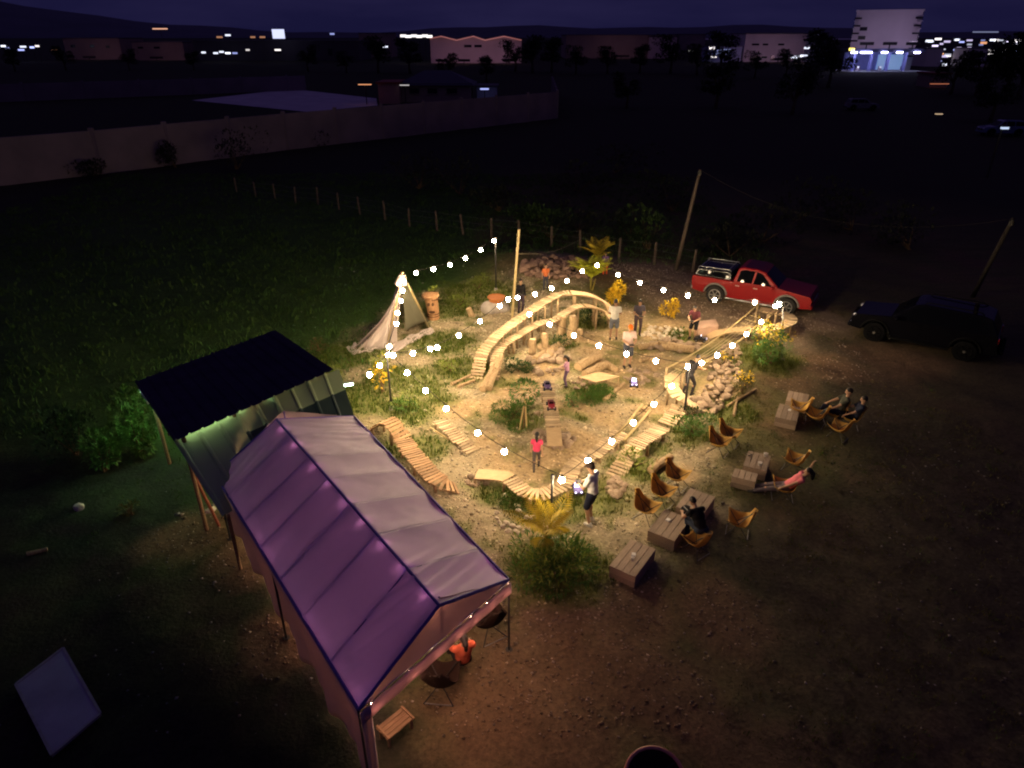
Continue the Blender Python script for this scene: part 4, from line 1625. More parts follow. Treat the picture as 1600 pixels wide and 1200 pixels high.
def palm(px, py, h, nf, fl, mat, label, fan=0.62, base=None, name='palm', cat='palm', stems=3, group=None):
    b = P(px, py) if base is None else base
    t = thing(name, label, cat, b, 0, group)
    rr = random.Random(int(px * 3 + py))
    for k in range(stems):
        a = rr.uniform(0, 6.28)
        mb = MB(b)
        e = b + Vector((math.cos(a) * .12 * k, math.sin(a) * .12 * k, h * rr.uniform(.35, .5)))
        mb.tube([b + Vector((math.cos(a) * .04 * k, math.sin(a) * .04 * k, -.04)), e], [0.035, 0.022], 6)
        mb.build('cane', leafm('cane_yellow', (0.35, 0.28, 0.06)), t)
    for i in range(nf):
        a = 6.283 * i / nf + rr.uniform(-.3, .3)
        el = rr.uniform(0.95, 1.48)
        L = fl * rr.uniform(.75, 1.15)
        o = b + Vector((0, 0, h * rr.uniform(.3, .5)))
        pts = []
        for k in range(9):
            u = k / 8
            hor = L * u * math.cos(el) + L * .38 * u * u
            pts.append(o + Vector((math.cos(a) * hor, math.sin(a) * hor, L * (math.sin(el) * u - 0.62 * fan * u * u))))
        mb = MB(b)
        mb.tube(pts, [0.014 - .0012 * k for k in range(9)], 4)
        for k in range(2, 20):
            u = k / 20
            j = min(7, int(u * 8))
            p = lerp(pts[j], pts[j + 1], u * 8 - j)
            d = (pts[j + 1] - pts[j]).normalized()
            s = d.cross(Vector((0, 0, 1))).normalized()
            ll = fl * 0.26 * math.sin(math.pi * (0.12 + .85 * u)) + .03
            for sg in (-1, 1):
                e = p + (s * sg + d * .75 - Vector((0, 0, .35))).normalized() * ll
                w = d * ll * 0.075
                m = lerp(p, e, .5) + Vector((0, 0, .02))
                mb.add([p, m + w, e, m - w], [(0, 1, 2), (0, 2, 3)])
        mb.build('frond', mat, t)
    return t


palm(923, 452, 1.5, 18, 1.30, leafm('frond_lime', (0.50, 0.52, 0.04)), 'yellow green palm at the end of the arched bridge')
palm(934, 420, 1.6, 11, 1.3, leafm('frond_gold', (0.55, 0.42, 0.04)), 'golden palm on the back bank behind the lime palm')
palm(853, 866, 1.35, 9, 1.15, leafm('frond_yellow', (0.48, 0.36, 0.03)), 'yellow palm growing out of the bush at the front post')
bush(965, 478, .40, .85, 520, .16, L_YEL, 'bright yellow croton behind the man in the white shirt', 'shrub', 'croton_shrub', lift=.12)
bush(1046, 498, .32, .65, 320, .15, L_YEL, 'small bright yellow croton left of the boy', 'shrub', 'croton_shrub', lift=.1)
bush(598, 612, .38, .95, 90, .16, L_YEL, 'thin yellow leaved croton at the left black post', 'shrub', 'croton_shrub', mat2=L_LIME, n2=50, lift=.2)
bush(1203, 568, .95, 1.15, 1500, .11, L_GREEN, 'big bush with a golden top under the loop', mat2=L_YEL, n2=170)
bush(1160, 615, .42, .6, 320, .11, L_OLIVE, 'olive yellow bush beside the rock heap', mat2=L_YEL, n2=60)
bush(1128, 575, .3, .45, 130, .1, L_OLIVE, 'small golden weed clump on top of the rock heap', 'weeds', 'weed_clump', mat2=L_YEL, n2=40)
bush(1080, 678, .55, .5, 700, .10, L_GREEN, 'leafy green bush at the post before the curved boards')
bush(868, 890, .86, .48, 1250, .17, L_GREEN, 'wide dark green bush round the front post', mat2=L_LIME, n2=420, clump=10, aspect=.22)
bush(705, 580, .4, .4, 170, .11, L_LIME, 'lime weed clump left of the arched bridge foot', 'weeds', 'weed_clump')
bush(622, 640, .4, .35, 330, .10, L_GREEN, 'low green plant at the base of the left black post', 'weeds', 'weed_clump', mat2=L_LIME, n2=70)
bush(748, 452, .42, .55, 220, .16, L_LIME, 'spiky grass clump by the far black post', 'grass clump', 'grass_clump', aspect=.16)
bush(720, 478, .6, .35, 200, .14, L_LIME, 'leafy weeds right of the carved totem', 'weeds', 'weed_clump')
bush(677, 470, .2, .3, 60, .14, L_LIME, 'sprouting leaves behind the carved totem', 'weeds', 'weed_clump', lift=.9, base=P(678, 492))
bush(800, 655, .6, .24, 1500, .12, L_GREEN, 'dark green plant left of the straight slat bridge', 'weeds', 'weed_clump', aspect=.14)
bush(925, 618, .65, .2, 1700, .12, L_GREEN, 'grassy green plant patch below the plywood ramp', 'weeds', 'weed_clump', aspect=.14)
bush(812, 580, .4, .3, 600, .10, L_DARK, 'dark plant under the lower slat bridge', 'weeds', 'weed_clump')
bush(930, 505, .55, .7, 520, .11, L_DARK, 'dark bush under the plywood descent of the arched bridge')
bush(990, 728, .35, .45, 260, .10, L_LIME, 'lime bush between the bent ramp and the stout log')
bush(895, 635, .3, .3, 150, .10, L_GREEN, 'small green plant right of the straight slat bridge', 'weeds', 'weed_clump')
bush(1060, 526, .35, .25, 130, .10, L_GREEN, 'low weeds at the edge of the pale stone patch', 'weeds', 'weed_clump')
bush(805, 785, .45, .2, 700, .10, L_GREEN, 'weeds under the winding slat bridge', 'weeds', 'weed_clump', aspect=.14)
bush(525, 600, .35, .5, 160, .12, L_LIME, 'yellowish weeds at the east corner of the shed', 'weeds', 'weed_clump')
bush(498, 548, .45, .4, 170, .12, L_OLIVE, 'yellow leaved weeds behind the shed roof', 'weeds', 'weed_clump')
bush(206, 640, .62, 1.75, 1500, .15, L_GREEN, 'tall green lit bush right at the west corner of the shed roof', base=Vector((-10.55, 16.35, hz(-10.55, 16.35))), clump=7)
bush(180, 655, .6, 1.1, 900, .14, L_GREEN, 'lower green lit bush in front of the tall one at the shed corner', base=Vector((-11.0, 15.4, hz(-11.0, 15.4))))
bush(140, 660, .8, 1.3, 900, .14, L_DARK, 'grey green bush farther west of the shed corner', base=Vector((-12.2, 16.2, hz(-12.2, 16.2))))
bush(880, 545, .4, .4, 220, .1, L_DARK, 'dark fern like weeds between stumps under the arch', 'weeds', 'weed_clump')
bush(1072, 655, .3, .4, 150, .1, L_DARK, 'dark weeds at the foot of the post by the rock heap', 'weeds', 'weed_clump')
# staked sapling
sp = P(818, 670)
t = thing('sapling', 'young staked sapling on the grass island left of the straight bridge', 'sapling', sp)
mb = MB()
mb.tube([(0, 0, -.04), (0.02, 0, .5), (.02, .02, 1.15)], [.03, .022, .012], 6)
mb.build('trunk', stem_m, t)
mb = MB()
mb.tube([(0.1, 0, -.04), (0.03, 0.01, 1.0)], .028, 6)
mb.build('stake', wood_pole, t)
mb = MB()
mb.tube([(-0.12, 0.02, -.04), (0.0, 0.01, .75)], .025, 6)
mb.build('stake', wood_pole, t)


def sap(rg):
    v = Vector(rg.normal(0, 1, 3)).normalized()
    return sp + Vector((0.02, 0, 1.25)) + Vector((v.x * .38, v.y * .38, v.z * .3)), v


leaf_mass(420, sap, .11, L_GREEN, 'foliage', t, sp)
# ================================================================== CHAIRS
sling_yel = M('sling_mustard', (0.62, 0.36, 0.08), (0.52, 0.29, 0.06), rough=0.75, scale=5, trans=0.22)
sling_drk = M('sling_charcoal', (0.030, 0.019, 0.014), (0.022, 0.014, 0.011), rough=0.95, scale=5, spec=.05)


def chair_parts(mat):
    mb = MB()

    prof = [(.36, .43), (.20, .33), (.02, .27), (-.16, .29), (-.27, .42), (-.34, .60), (-.41, .80), (-.45, .93)]

    def fn(a, b):
        u, v = a * 2 - 1, b                                     # u across, v front -> back
        q = v * (len(prof) - 1)
        i = min(len(prof) - 2, int(q))
        y = prof[i][0] + (prof[i + 1][0] - prof[i][0]) * (q - i)
        z = prof[i][1] + (prof[i + 1][1] - prof[i][1]) * (q - i)
        k = max(0.0, (v - .45) / .55)
        hw = (.34 + .02 * math.sin(v * 3)) * (1 - k) + .10 * k
        rise = .17 * (1 - k) * u * u * (0.6 + .8 * (1 - abs(v - .35)))
        return Vector((u * hw, y + .10 * k * u * u + (.05 * (1 - u * u) * -(1 - v) ** 4), z + rise))
    mb.grid(fn, 14, 16)
    sl = mb.mesh('sling', mat, True)
    legs = []
    for a, b in (((-.34, .34, .58), (.27, -.30, .012)), ((.34, .34, .58), (-.27, -.30, .012)), ((-.09, -.43, .91), (.27, .32, .012)), ((.09, -.43, .91), (-.27, .32, .012))):
        mb = MB()
        mb.tube([a, b], 0.011, 6)
        mb.ell(b, 0.018, 6, 4)
        legs.append(mb.mesh('leg', steel_black))
    bars = []
    for a, b in (((-.27, .32, .012), (.27, .32, .012)), ((-.27, -.30, .012), (.27, -.30, .012))):
        mb = MB()
        mb.tube([a, b], 0.010, 6)
        bars.append(mb.mesh('crossbar', steel_grey))
    return sl, legs, bars


CH_Y, CH_D = chair_parts(sling_yel), chair_parts(sling_drk)


def chair(px, py, face, label, kind=CH_Y, s=0.80, group='sling chairs on the turf'):
    p = P(px, py)
    t = thing('sling_chair', label, 'chair', p, yaw_to(face), group)
    t.scale = (s, s, s)
    solid(put('sling', kind[0], t), 0.008)
    for m in kind[1]:
        put('leg', m, t)
    for m in kind[2]:
        put('crossbar', m, t)
    return t, p


T1 = (0.75, -0.65)
chair(1121, 707, (0.8, -0.6), 'mustard sling chair in front of the pair above the split plank table')
chair(1137, 694, (0.8, -0.6), 'mustard sling chair behind the other of the pair above the split plank table')
chair(1008, 811, T1, 'mustard sling chair nearest the lone table box, facing the tables')
chair(1033, 786, T1, 'mustard sling chair in the middle of the row facing the long table')
chair(1055, 760, T1, 'mustard sling chair at the upper end of the row by the stout log')
CH14, P14 = chair(1086, 862, (-0.6, 0.8), 'orange lit sling chair below the long table where the person in black leans')
chair(1152, 832, (-0.9, 0.35), 'mustard sling chair standing empty right of the person in black')
chair(1238, 735, (-0.8, 0.6), 'wide mustard sling chair behind the reclining woman in pink')
CH12, P12 = chair(1272, 664, (-0.8, 0.55), 'mustard sling chair before the far plank table with legs stretched over it')
CH12b, P12b = chair(1302, 661, (-0.9, 0.2), 'mustard sling chair holding the man in the dark shirt')
chair(1308, 684, (-0.7, 0.7), 'mustard sling chair lowest of the group at the far plank table')
CH15, P15 = chair(1222, 778, (-0.95, 0.25), 'sling chair under the reclining woman in pink')
chair(763, 988, (-0.5, 0.85), 'charcoal sling chair by the right front leg of the party tent', CH_D, 0.95)
chair(690, 1080, (0.1, 1.0), 'charcoal sling chair before the open front of the party tent', CH_D, 0.95)
chair(1246, 652, (-0.9, 0.4), 'mustard sling chair pushed against the far plank table')
# red rimmed chair cut by the bottom edge of the view
p = P(1018, 1246)
t = thing('round_chair', 'dark round chair with a red rim in the near foreground', 'chair', p)
mb = MB()
mb.tube([(0.44 * math.cos(a * .2618), 0.36 * math.sin(a * .2618), 0.52 + .16 * math.sin(a * .2618)) for a in range(25)], 0.030, 8)
mb.build('rim', M('red_enamel', (0.62, 0.24, 0.16), rough=0.3, spec=0.6, coat=0.3), t, smooth=True)
mb = MB()
mb.grid(lambda a, b: Vector(((1 - b) * .43 * math.cos(a * 6.2832), (1 - b) * .35 * math.sin(a * 6.2832), 0.52 + .16 * math.sin(a * 6.2832) * (1 - b) - .24 * math.sin(b * 1.57))), 24, 6)
mb.build('seat', sling_drk, t, smooth=True)
for a in (0.6, 2.5, 3.8, 5.6):
    mb = MB()
    mb.tube([(0.42 * math.cos(a), .34 * math.sin(a), .5 + .15 * math.sin(a)), (.33 * math.cos(a + 2.6), .28 * math.sin(a + 2.6), 0)], .012, 6)
    mb.build('leg', steel_black, t)

# ================================================================== TABLES
TBL = []


def crate_table(px, py, ln, wd, d, label, h=0.33, n=4, gap=None, cat='table'):
    p = P(px, py)
    g = G(px, py, h)
    p = Vector((g.x, g.y, hz(g.x, g.y)))
    t = thing('crate_table', label, cat, p, yaw_to(d))
    for i in range(n):
        w = wd / n
        mb = MB()
        mb.box((-wd / 2 + w * (i + .5), random.gauss(0, .004), h - 0.011 + 0.002 * (i % 2)), (w - 0.014, ln, 0.022))
        mb.build('plank', wood_table, t)
    for sx in (-1, 1):
        for k in range(2):
            mb = MB()
            mb.box((sx * (wd / 2 - 0.015), 0, (h - .026) * (.25 + .5 * k)), (0.018, ln - 0.02, (h - .026) / 2 - 0.006))
            mb.build('side_board', wood_dark if k == 5 else wood_table, t)
    for sy in (-1, 1):
        for k in range(2):
            mb = MB()
            mb.box((0, sy * (ln / 2 - 0.022), (h - .026) * (.25 + .5 * k)), (wd - 0.05, 0.018, (h - .026) / 2 - 0.006))
            mb.build('end_board', wood_table, t)
    return t, p


DT = (0.566, 0.824)
crate_table(989, 871, 1.06, 0.62, DT, 'lone wooden crate table with a white cup nearest the foreground')
crate_table(1046, 820, 0.98, 0.66, DT, 'crate table forming the near half of the pair under the leaning person')
crate_table(1087, 786, 0.92, 0.66, DT, 'crate table forming the far half of the pair under the leaning person')
DT3 = (0.45, 0.89)
crate_table(1183, 720, 0.82, 0.60, DT3, 'upper half of the split plank table by the reclining woman')
crate_table(1164, 742, 0.42, 0.60, DT3, 'lower half of the split plank table by the reclining woman')
crate_table(1246, 622, 0.75, 0.62, DT3, 'upper half of the far plank table beside the seated man')
crate_table(1231, 644, 0.95, 0.62, DT3, 'lower half of the far plank table with one small white napkin')

paper = M('white_paper', (0.78, 0.74, 0.70), (0.70, 0.66, 0.62), rough=0.8)
ceramic = M('ceramic', (0.62, 0.56, 0.50), rough=0.3)


def napkin(px, py, h, label, s=0.10):
    g = G(px, py, h + .012)
    t = thing('napkin_stack', label, 'napkins', g, random.uniform(0, 3))
    for k in range(4):
        mb = MB()
        mb.box((random.gauss(0, .004), random.gauss(0, .004), 0.008 * k), (s, s * .8, 0.007), Euler((0, 0, random.gauss(0, .12))).to_matrix())
        mb.build('napkin', paper, t)


def cup(px, py, h, label, mat=None, r=0.04):
    g = G(px, py, h + .004)
    t = thing('cup', label, 'cup', g)
    mb = MB()
    mb.tube([(0, 0, 0), (0, 0, .09)], [r * .75, r], 12)
    mb.build('body', mat or ceramic, t, smooth=False)
    mb = MB()
    mb.tube([(0, 0, .088), (0, 0, .094)], [r * 1.07, r * 1.07], 12)
    mb.build('rim', mat or ceramic, t)


napkin(990, 867, .33, 'white napkins on the lone crate table')
cup(988, 876, .33, 'pale cup beside the napkins on the lone crate table')
napkin(1044, 813, .33, 'pinkish white napkins on the near half of the long table')
napkin(1090, 789, .33, 'white napkins on the far half of the long table')
napkin(1234, 641, .33, 'single small napkin stack on the far plank table', .07)
cup(1187, 727, .33, 'pale jar standing on the split plank table', r=.055)
cup(1196, 713, .33, 'tall cup at the far corner of the split plank table', r=.06)
g = G(1172, 712, .34)
t = thing('sunglasses', 'black folded sunglasses on the split plank table', 'sunglasses', g, .5)
for s in (-1, 1):
    mb = MB()
    mb.ell((s * .035, 0, .02), (.032, .008, .024), 8, 5)
    mb.build('lens', steel_black, t)
    mb = MB()
    mb.tube([(s * .065, 0, .025), (s * .06, .12, .012)], .005, 4)
    mb.build('temple', steel_black, t)
# small slatted bench in front of the tent
p = P(620, 1146)
d = (P(636, 1122) - P(594, 1155))
t = thing('slatted_bench', 'small slatted wooden bench in front of the party tent', 'bench', p, math.atan2(d.y, d.x))
L = d.length
for k in range(4):
    mb = MB()
    mb.box((0, -.12 + .08 * k, .26 + .002 * k), (L, .07, .022))
    mb.build('slat', wood_dark, t)
for sx in (-1, 1):
    mb = MB()
    mb.box((sx * (L / 2 - .03), 0, .285), (.035, .34, .03))
    mb.build('edge_rail', wood_dark, t)
    for sy in (-1, 1):
        mb = MB()
        mb.box((sx * (L / 2 - .05), sy * .11, .125), (.04, .04, .25))
        mb.build('leg', wood_dark, t)
# pale board lying in the dark
cs = [P(28, 1078), P(103, 1022), P(162, 1125), P(85, 1190)]
cb = sum(cs, Vector()) / 4
t = thing('pale_board', 'large pale rectangular board lying on dark ground southwest of the tent', 'board', cb)
mb = MB(cb)
zt = Vector((0, 0, .16))
zb = Vector((0, 0, .12))
flat = [Vector((c.x, c.y, 0)) for c in cs]
mb.add([c + zt for c in flat] + [c + zb for c in flat], [(0, 3, 2, 1), (4, 5, 6, 7), (0, 1, 5, 4), (1, 2, 6, 5), (2, 3, 7, 6), (3, 0, 4, 7)])
mb.build('sheet', M('grey_white_sheet', (0.38, 0.36, 0.44), (0.27, 0.25, 0.32), rough=0.6, scale=1.5), t)
for i in range(4):
    mb = MB(cb)
    a, b = flat[i] + zt, flat[(i + 1) % 4] + zt
    mb.bar(lerp(a, cb + zt, .015), lerp(b, cb + zt, .015), .045, .03)
    mb.build('edge_strip', steel_grey, t)
for u in (.2, .8):
    mb = MB(cb)
    a, b = lerp(flat[0], flat[3], u), lerp(flat[1], flat[2], u)
    mb.bar(a + Vector((0, 0, .06)), b + Vector((0, 0, .06)), .07, .12)
    mb.build('batten', wood_dark, t)
# loose things west of the tent
deb = [(124, 795, .16, 'pale crumpled sheet lying in the dark west yard'), (330, 798, .13, 'pale stone lying by the red pipe of the shed')]
for x, y, s, l in deb:
    rock_at(x, y, s, stone_pale, l, None)
glog(44, 868, 74, 860, .05, 'bare stick lying in the dark west yard', cat='stick', name='stick', knots=False)
a, b = G(306, 748, 1.3), P(343, 822)
t = thing('red_pipe', 'rusty red pipe leaning at the south corner of the shed', 'pipe', b)
mb = MB(b)
mb.tube([a, b], .035, 7)
mb.build('pipe', M('rusty_red', (0.34, 0.10, 0.05), rough=.7), t)
mb = MB(b)
mb.tube([a, a + Vector((.02, 0, .05))], .045, 7)
mb.build('pipe_cap', MATS['rusty_red'], t)
bush(205, 803, .3, .25, 90, .1, L_OLIVE, 'dry weeds lying west of the shed corner', 'weeds', 'weed_clump')
# orange crate stack under the awning corner
ob = G(506, 646, 1.9)
# ================================================================== PEOPLE
skin_t = M('skin_tan', (0.42, 0.24, 0.15), (0.36, 0.20, 0.12), rough=0.55, scale=8)
skin_d = M('skin_brown', (0.30, 0.165, 0.10), (0.25, 0.135, 0.08), rough=0.55, scale=8)
hair_m = M('black_hair', (0.016, 0.012, 0.010), rough=0.5, scale=60, stretch=(6, 6, 1))
eye_m = M('dark_eye', (0.02, 0.015, 0.012), rough=0.2)
lip_m = M('lips', (0.28, 0.10, 0.08), rough=0.5)


def cloth(name, c):
    return M('cloth_' + name, c, tuple(v * .8 for v in c), rough=0.9, scale=9, bump=.25, spec=.1)


def ik(a, b, l1, l2, pole):
    d = b - a
    L = min(d.length, (l1 + l2) * 0.999)
    d.normalize()
    e = a + d * L
    x = (l1 * l1 - l2 * l2 + L * L) / (2 * L)
    hgt = math.sqrt(max(0, l1 * l1 - x * x))
    p = Vector(pole)
    p = p - d * p.dot(d)
    p.normalize()
    return a + d * x + p * hgt, e


POSES = {
    'hold': dict(hip=(0, 0, .90), lean=4, feet=((-.12, -.03, 0), (.12, .06, 0)), hands=((-.10, .33, 1.06), (.10, .33, 1.06)), nod=28),
    'stand': dict(hip=(0, 0, .90), lean=1, feet=((-.10, 0, 0), (.11, .05, 0)), hands=((-.25, .04, .78), (.25, .08, .80)), nod=10),
    'walk': dict(hip=(0, 0, .88), lean=6, feet=((-.08, -.26, .03), (.08, .24, 0)), hands=((-.24, .16, .84), (.24, -.10, .82)), nod=8),
    'reach': dict(hip=(0, 0, .86), lean=26, feet=((-.12, -.10, 0), (.12, .12, 0)), hands=((-.20, .55, .95), (.18, .62, 1.0)), nod=25),
    'crouch': dict(hip=(0, -.05, .42), lean=24, feet=((-.14, .10, 0), (.14, .12, 0)), hands=((-.12, .46, .45), (.12, .46, .45)), nod=20),
    'sit': dict(hip=(0, -.10, .40), lean=-14, feet=((-.14, .52, 0), (.14, .48, 0)), hands=((-.20, .22, .55), (.18, .25, .56)), nod=20),
    'sit_lean': dict(hip=(0, -.02, .42), lean=38, feet=((-.14, .30, 0), (.16, .22, 0)), hands=((-.14, .62, .52), (.16, .66, .52)), nod=40),
    'sit_stretch': dict(hip=(0, -.12, .40), lean=-20, feet=((-.10, .82, .03), (.10, .86, .03)), hands=((-.18, .18, .58), (.2, .2, .62)), nod=30),
    'recline': dict(hip=(0, -.05, .38), lean=-42, feet=((-.10, .88, .02), (.12, .84, .02)), hands=((-.24, .10, .46), (.34, -.62, .98)), nod=18),
}


def person(label, base, face, h, pose, shirt, legs, long_legs=True, skin=skin_t, shoes=None, hair='short', sleeve=.62, cap=None, head=1.0, hat_col=None, vest=False):
    pz = dict(POSES[pose]) if isinstance(pose, str) else pose
    t = thing('person', label, 'person', base, yaw_to(face))
    s = h / 1.74
    t.scale = (s, s, s)
    hip = Vector(pz['hip'])
    la = R(pz['lean'])
    S = Vector((0, math.sin(la), math.cos(la)))
    X = Vector((1, 0, 0))
    F = X.cross(S) * -1
    F = Vector((0, math.cos(la), -math.sin(la)))
    rot = Matrix((X, F, S)).transposed()
    sc = hip + S * .47
    neck = hip + S * .53
    na = la + R(pz['nod']) * .55
    N = Vector((0, math.sin(na), math.cos(na)))
    ha = la * .35 + R(pz['nod']) * .8
    HS_, HF = Vector((0, math.sin(ha), math.cos(ha))), Vector((0, math.cos(ha), -math.sin(ha)))
    hrot = Matrix((X, HF, HS_)).transposed()
    hc = neck + N * (.05 + .125 * head)
    k = head

    def H(x, y, z):
        return hc + hrot @ (Vector((x, y, z)) * k)
    L = {}
    for i, sx in enumerate((-1, 1)):
        hj = hip + X * sx * .09
        an = Vector(pz['feet'][i]) + Vector((0, 0, .085))
        L['knee', i], an = ik(hj, an, .425, .415, (sx * .12, 1, .25))
        L['hip', i], L['ank', i] = hj, an
        sh = sc + X * sx * .175
        L['sh', i] = sh
        L['el', i], L['wr', i] = ik(sh, Vector(pz['hands'][i]), .285, .25, (sx * .7, -.6, -.5))
    # --- body: one continuous surface
    mb = MB()
    mb.ell(hip + S * .34, (.155, .10, .19), 14, 10, mx=rot)
    mb.ell(hip + S * .15, (.13, .092, .16), 14, 9, mx=rot)
    mb.ell(hip, (.15, .10, .11), 14, 8, mx=rot)
    mb.cap(L['sh', 0], L['sh', 1], .062, .062)
    mb.cap(neck - S * .06, hc - HS_ * .06, .055, .05)
    mb.ell(hc, (.076 * k, .096 * k, .112 * k), 14, 11, mx=hrot)
    mb.ell(H(0, .03, -.06), (.055 * k, .06 * k, .055 * k), 12, 8, mx=hrot)
    mb.cap(H(0, .092, .005), H(0, .108, -.022), .012 * k, .015 * k, 8)
    for sx in (-1, 1):
        mb.ell(H(sx * .078, -.005, -.01), (.012 * k, .022 * k, .032 * k), 8, 6, mx=hrot)
    for i, sx in enumerate((-1, 1)):
        mb.cap(L['sh', i], L['el', i], .050, .040)
        mb.cap(L['el', i], L['wr', i], .040, .027)
        fd = (L['wr', i] - L['el', i]).normalized()
        side = fd.cross(Vector((0, 0, 1)))
        side = side.normalized() if side.length > .1 else X.copy()
        dn_ = side.cross(fd).normalized()
        if dn_.z > 0:
            dn_ = -dn_
        pc = L['wr', i] + fd * .045
        mb.cap(L['wr', i], L['wr', i] + fd * .02, .027, .027, 8)
        mb.ell(pc, (.040, .050, .019), 10, 7, mx=Matrix((side, fd, -dn_)).transposed())
        for q, ln in ((-1.5, .064), (-.5, .076), (.5, .071), (1.5, .055)):
            a = pc + fd * .036 + side * q * .0215
            b = a + (fd * .85 + dn_ * .4 + side * q * .06).normalized() * ln * .55
            c = b + (fd * .25 + dn_ * .95).normalized() * ln * .5
            mb.cap(a, b, .0100, .0095, 7)
            mb.cap(b, c, .0095, .0085, 7)
        ts = side * (-sx)
        a = pc - fd * .012 + ts * .034
        b = a + (ts * .7 + fd * .7 + dn_ * .25).normalized() * .036
        c = b + (ts * .05 + fd * .8 + dn_ * .55).normalized() * .030
        mb.cap(a, b, .0125, .0115, 7)
        mb.cap(b, c, .0115, .0095, 7)
        mb.cap(L['hip', i], L['knee', i], .082, .056)
        mb.cap(L['knee', i], L['ank', i], .054, .034)
        kn = L['ank', i] - L['knee', i]
        mb.ell(L['knee', i] + kn * .3 + Vector((0, -.018, 0)), (.048, .05, .10), 8, 6)
        mb.cap(L['ank', i] - Vector((0, .02, .03)), L['ank', i] + Vector((0, .12, -.055)), .036, .028)
    body = mb.build('body', skin, t, smooth=True)
    remesh(body, 0.0115, 2)
    # --- clothes
    mb = MB()
    mb.ell(hip + S * .34, (.178, .122, .205), 14, 10, mx=rot)
    mb.ell(hip + S * .16, (.162, .122, .19), 14, 9, mx=rot)
    mb.ell(hip + S * .04, (.166, .122, .10), 14, 8, mx=rot)
    mb.cap(L['sh', 0] - S * .005, L['sh', 1] - S * .005, .072, .072)
    if not vest:
        for i in (0, 1):
            mb.cap(L['sh', i], lerp(L['sh', i], L['el', i], sleeve), .068, .060)
            if sleeve > .99:
                mb.cap(L['el', i], lerp(L['el', i], L['wr', i], .92), .056, .044)
    remesh(mb.build('shirt', shirt, t, smooth=True), .016, 3)
    mb = MB()
    mb.ell(hip - S * .0, (.168, .122, .125), 14, 8, mx=rot)
    for i in (0, 1):
        if long_legs:
            mb.cap(L['hip', i], L['knee', i], .098, .070)
            mb.cap(L['knee', i], lerp(L['knee', i], L['ank', i], .93), .068, .052)
        else:
            mb.cap(L['hip', i], lerp(L['hip', i], L['knee', i], .88), .104, .086)
    remesh(mb.build('trousers' if long_legs else 'shorts', legs, t, smooth=True), .016, 3)
    for i in (0, 1):
        f = Vector(pz['feet'][i])
        an = L['ank', i]
        mb = MB()
        mb.cap(an + Vector((0, -.045, -.045)), an + Vector((0, .12, -.05)), .045, .038)
        mb.cap(an + Vector((0, -.02, -.0)), an + Vector((0, .03, -.035)), .044, .045)
        remesh(mb.build('shoe', shoes or cloth('shoe_dark', (.05, .045, .04)), t, smooth=True), .012, 2)
    # --- hair, face
    if hair:
        mb = MB()
        mb.ell(H(0, -.014, .022), (.084 * k, .100 * k, .106 * k), 14, 10, mx=hrot)
        if hair in ('long', 'tail'):
            mb.cap(H(0, -.07, .03), H(0, -.115, -.06), .05 * k, .06 * k)
            q_ = H(0, -.11, -.05)
            e_ = q_ + (hrot @ Vector((0, -.02, 0)) + Vector((0, 0, -.15 if hair == 'long' else -.13))) * k
            mb.cap(q_, e_, (.07 if hair == 'long' else .04) * k, .04 * k)
        ho = mb.build('hair', hair_m, t, smooth=True)
        remesh(ho, .013, 2)
    for sx in (-1, 1):
        mb = MB()
        mb.ell(H(sx * .031, .087, .012), .011 * k, 8, 6)
        mb.build('eye', eye_m, t, smooth=True)
    mb = MB()
    mb.ell(H(0, .086, -.056), (.024 * k, .009 * k, .007 * k), 8, 5, mx=hrot)
    mb.build('mouth', lip_m, t, smooth=True)
    if cap:
        mb = MB()
        mb.ell(H(0, -.006, .045), (.088 * k, .106 * k, .086 * k), 14, 10, mx=hrot)
        mb.cap(H(-.045, .10, .045), H(.045, .10, .045), .012 * k, .012 * k)
        for q in (-.05, -.02, .02, .05):
            mb.cap(H(q, .085, .05), H(q * .9, .165 - abs(q) * .5, .038), .012 * k, .010 * k)
        remesh(mb.build('cap', cap, t, smooth=True), .012, 2)
    t['hand_mid'] = 0
    mid = (L['wr', 0] + L['wr', 1]) / 2
    del t['hand_mid']
    yaw = t.rotation_euler.z
    w = Matrix.Rotation(yaw, 4, 'Z') @ (mid * s)
    return t, Vector(base) + w + Vector((0, 0, .0)), yaw


def controller(where, yaw, label):
    t = thing('remote_control', label, 'remote control', where, yaw)
    mb = MB()
    mb.box((0, .06, -.01), (.16, .10, .045))
    bevel(mb.build('body', steel_black, t), .012)
    for sx in (-1, 1):
        mb = MB()
        mb.cap((sx * .05, .04, -.02), (sx * .06, .0, -.07), .018, .016, 8)
        mb.build('grip', steel_black, t, smooth=True)
        mb = MB()
        mb.tube([(sx * .04, .06, .01), (sx * .04, .06, .04)], .006, 6)
        mb.build('stick', steel_grey, t)
    mb = MB()
    mb.tube([(0, .10, .0), (0, .16, .10)], .005, 5)
    mb.build('antenna', steel_black, t)


navy, black_c = cloth('navy', (.022, .024, .045)), cloth('black', (.016, .015, .016))
white_c = cloth('white', (.74, .72, .70))
_, m, y = person('man in a white tee shirt and navy shorts steering the lit white toy truck', P(923, 818), (-.72, .55), 1.74, 'hold', white_c, navy, False,
                 shoes=cloth('white_shoe', (.66, .63, .58)), cap=cloth('brown_cap', (.05, .035, .03)))
controller(m, y, 'black remote control held by the man in the white tee shirt')
person('child in a bright pink top and dark leggings with her back turned', P(838, 733), (.1, 1), 1.14, 'walk', cloth('hot_pink', (.72, .07, .16)), cloth('dark_leggings', (.10, .085, .08)), True,
       hair='long', head=1.18, sleeve=.4)
person('child in a lilac top and purple trousers watching by the logs', P(885, 604), (-.8, .3), 1.14, 'hold', cloth('lilac', (.52, .28, .42)), cloth('purple', (.13, .08, .15)), True,
       hair='long', head=1.16, sleeve=.55)
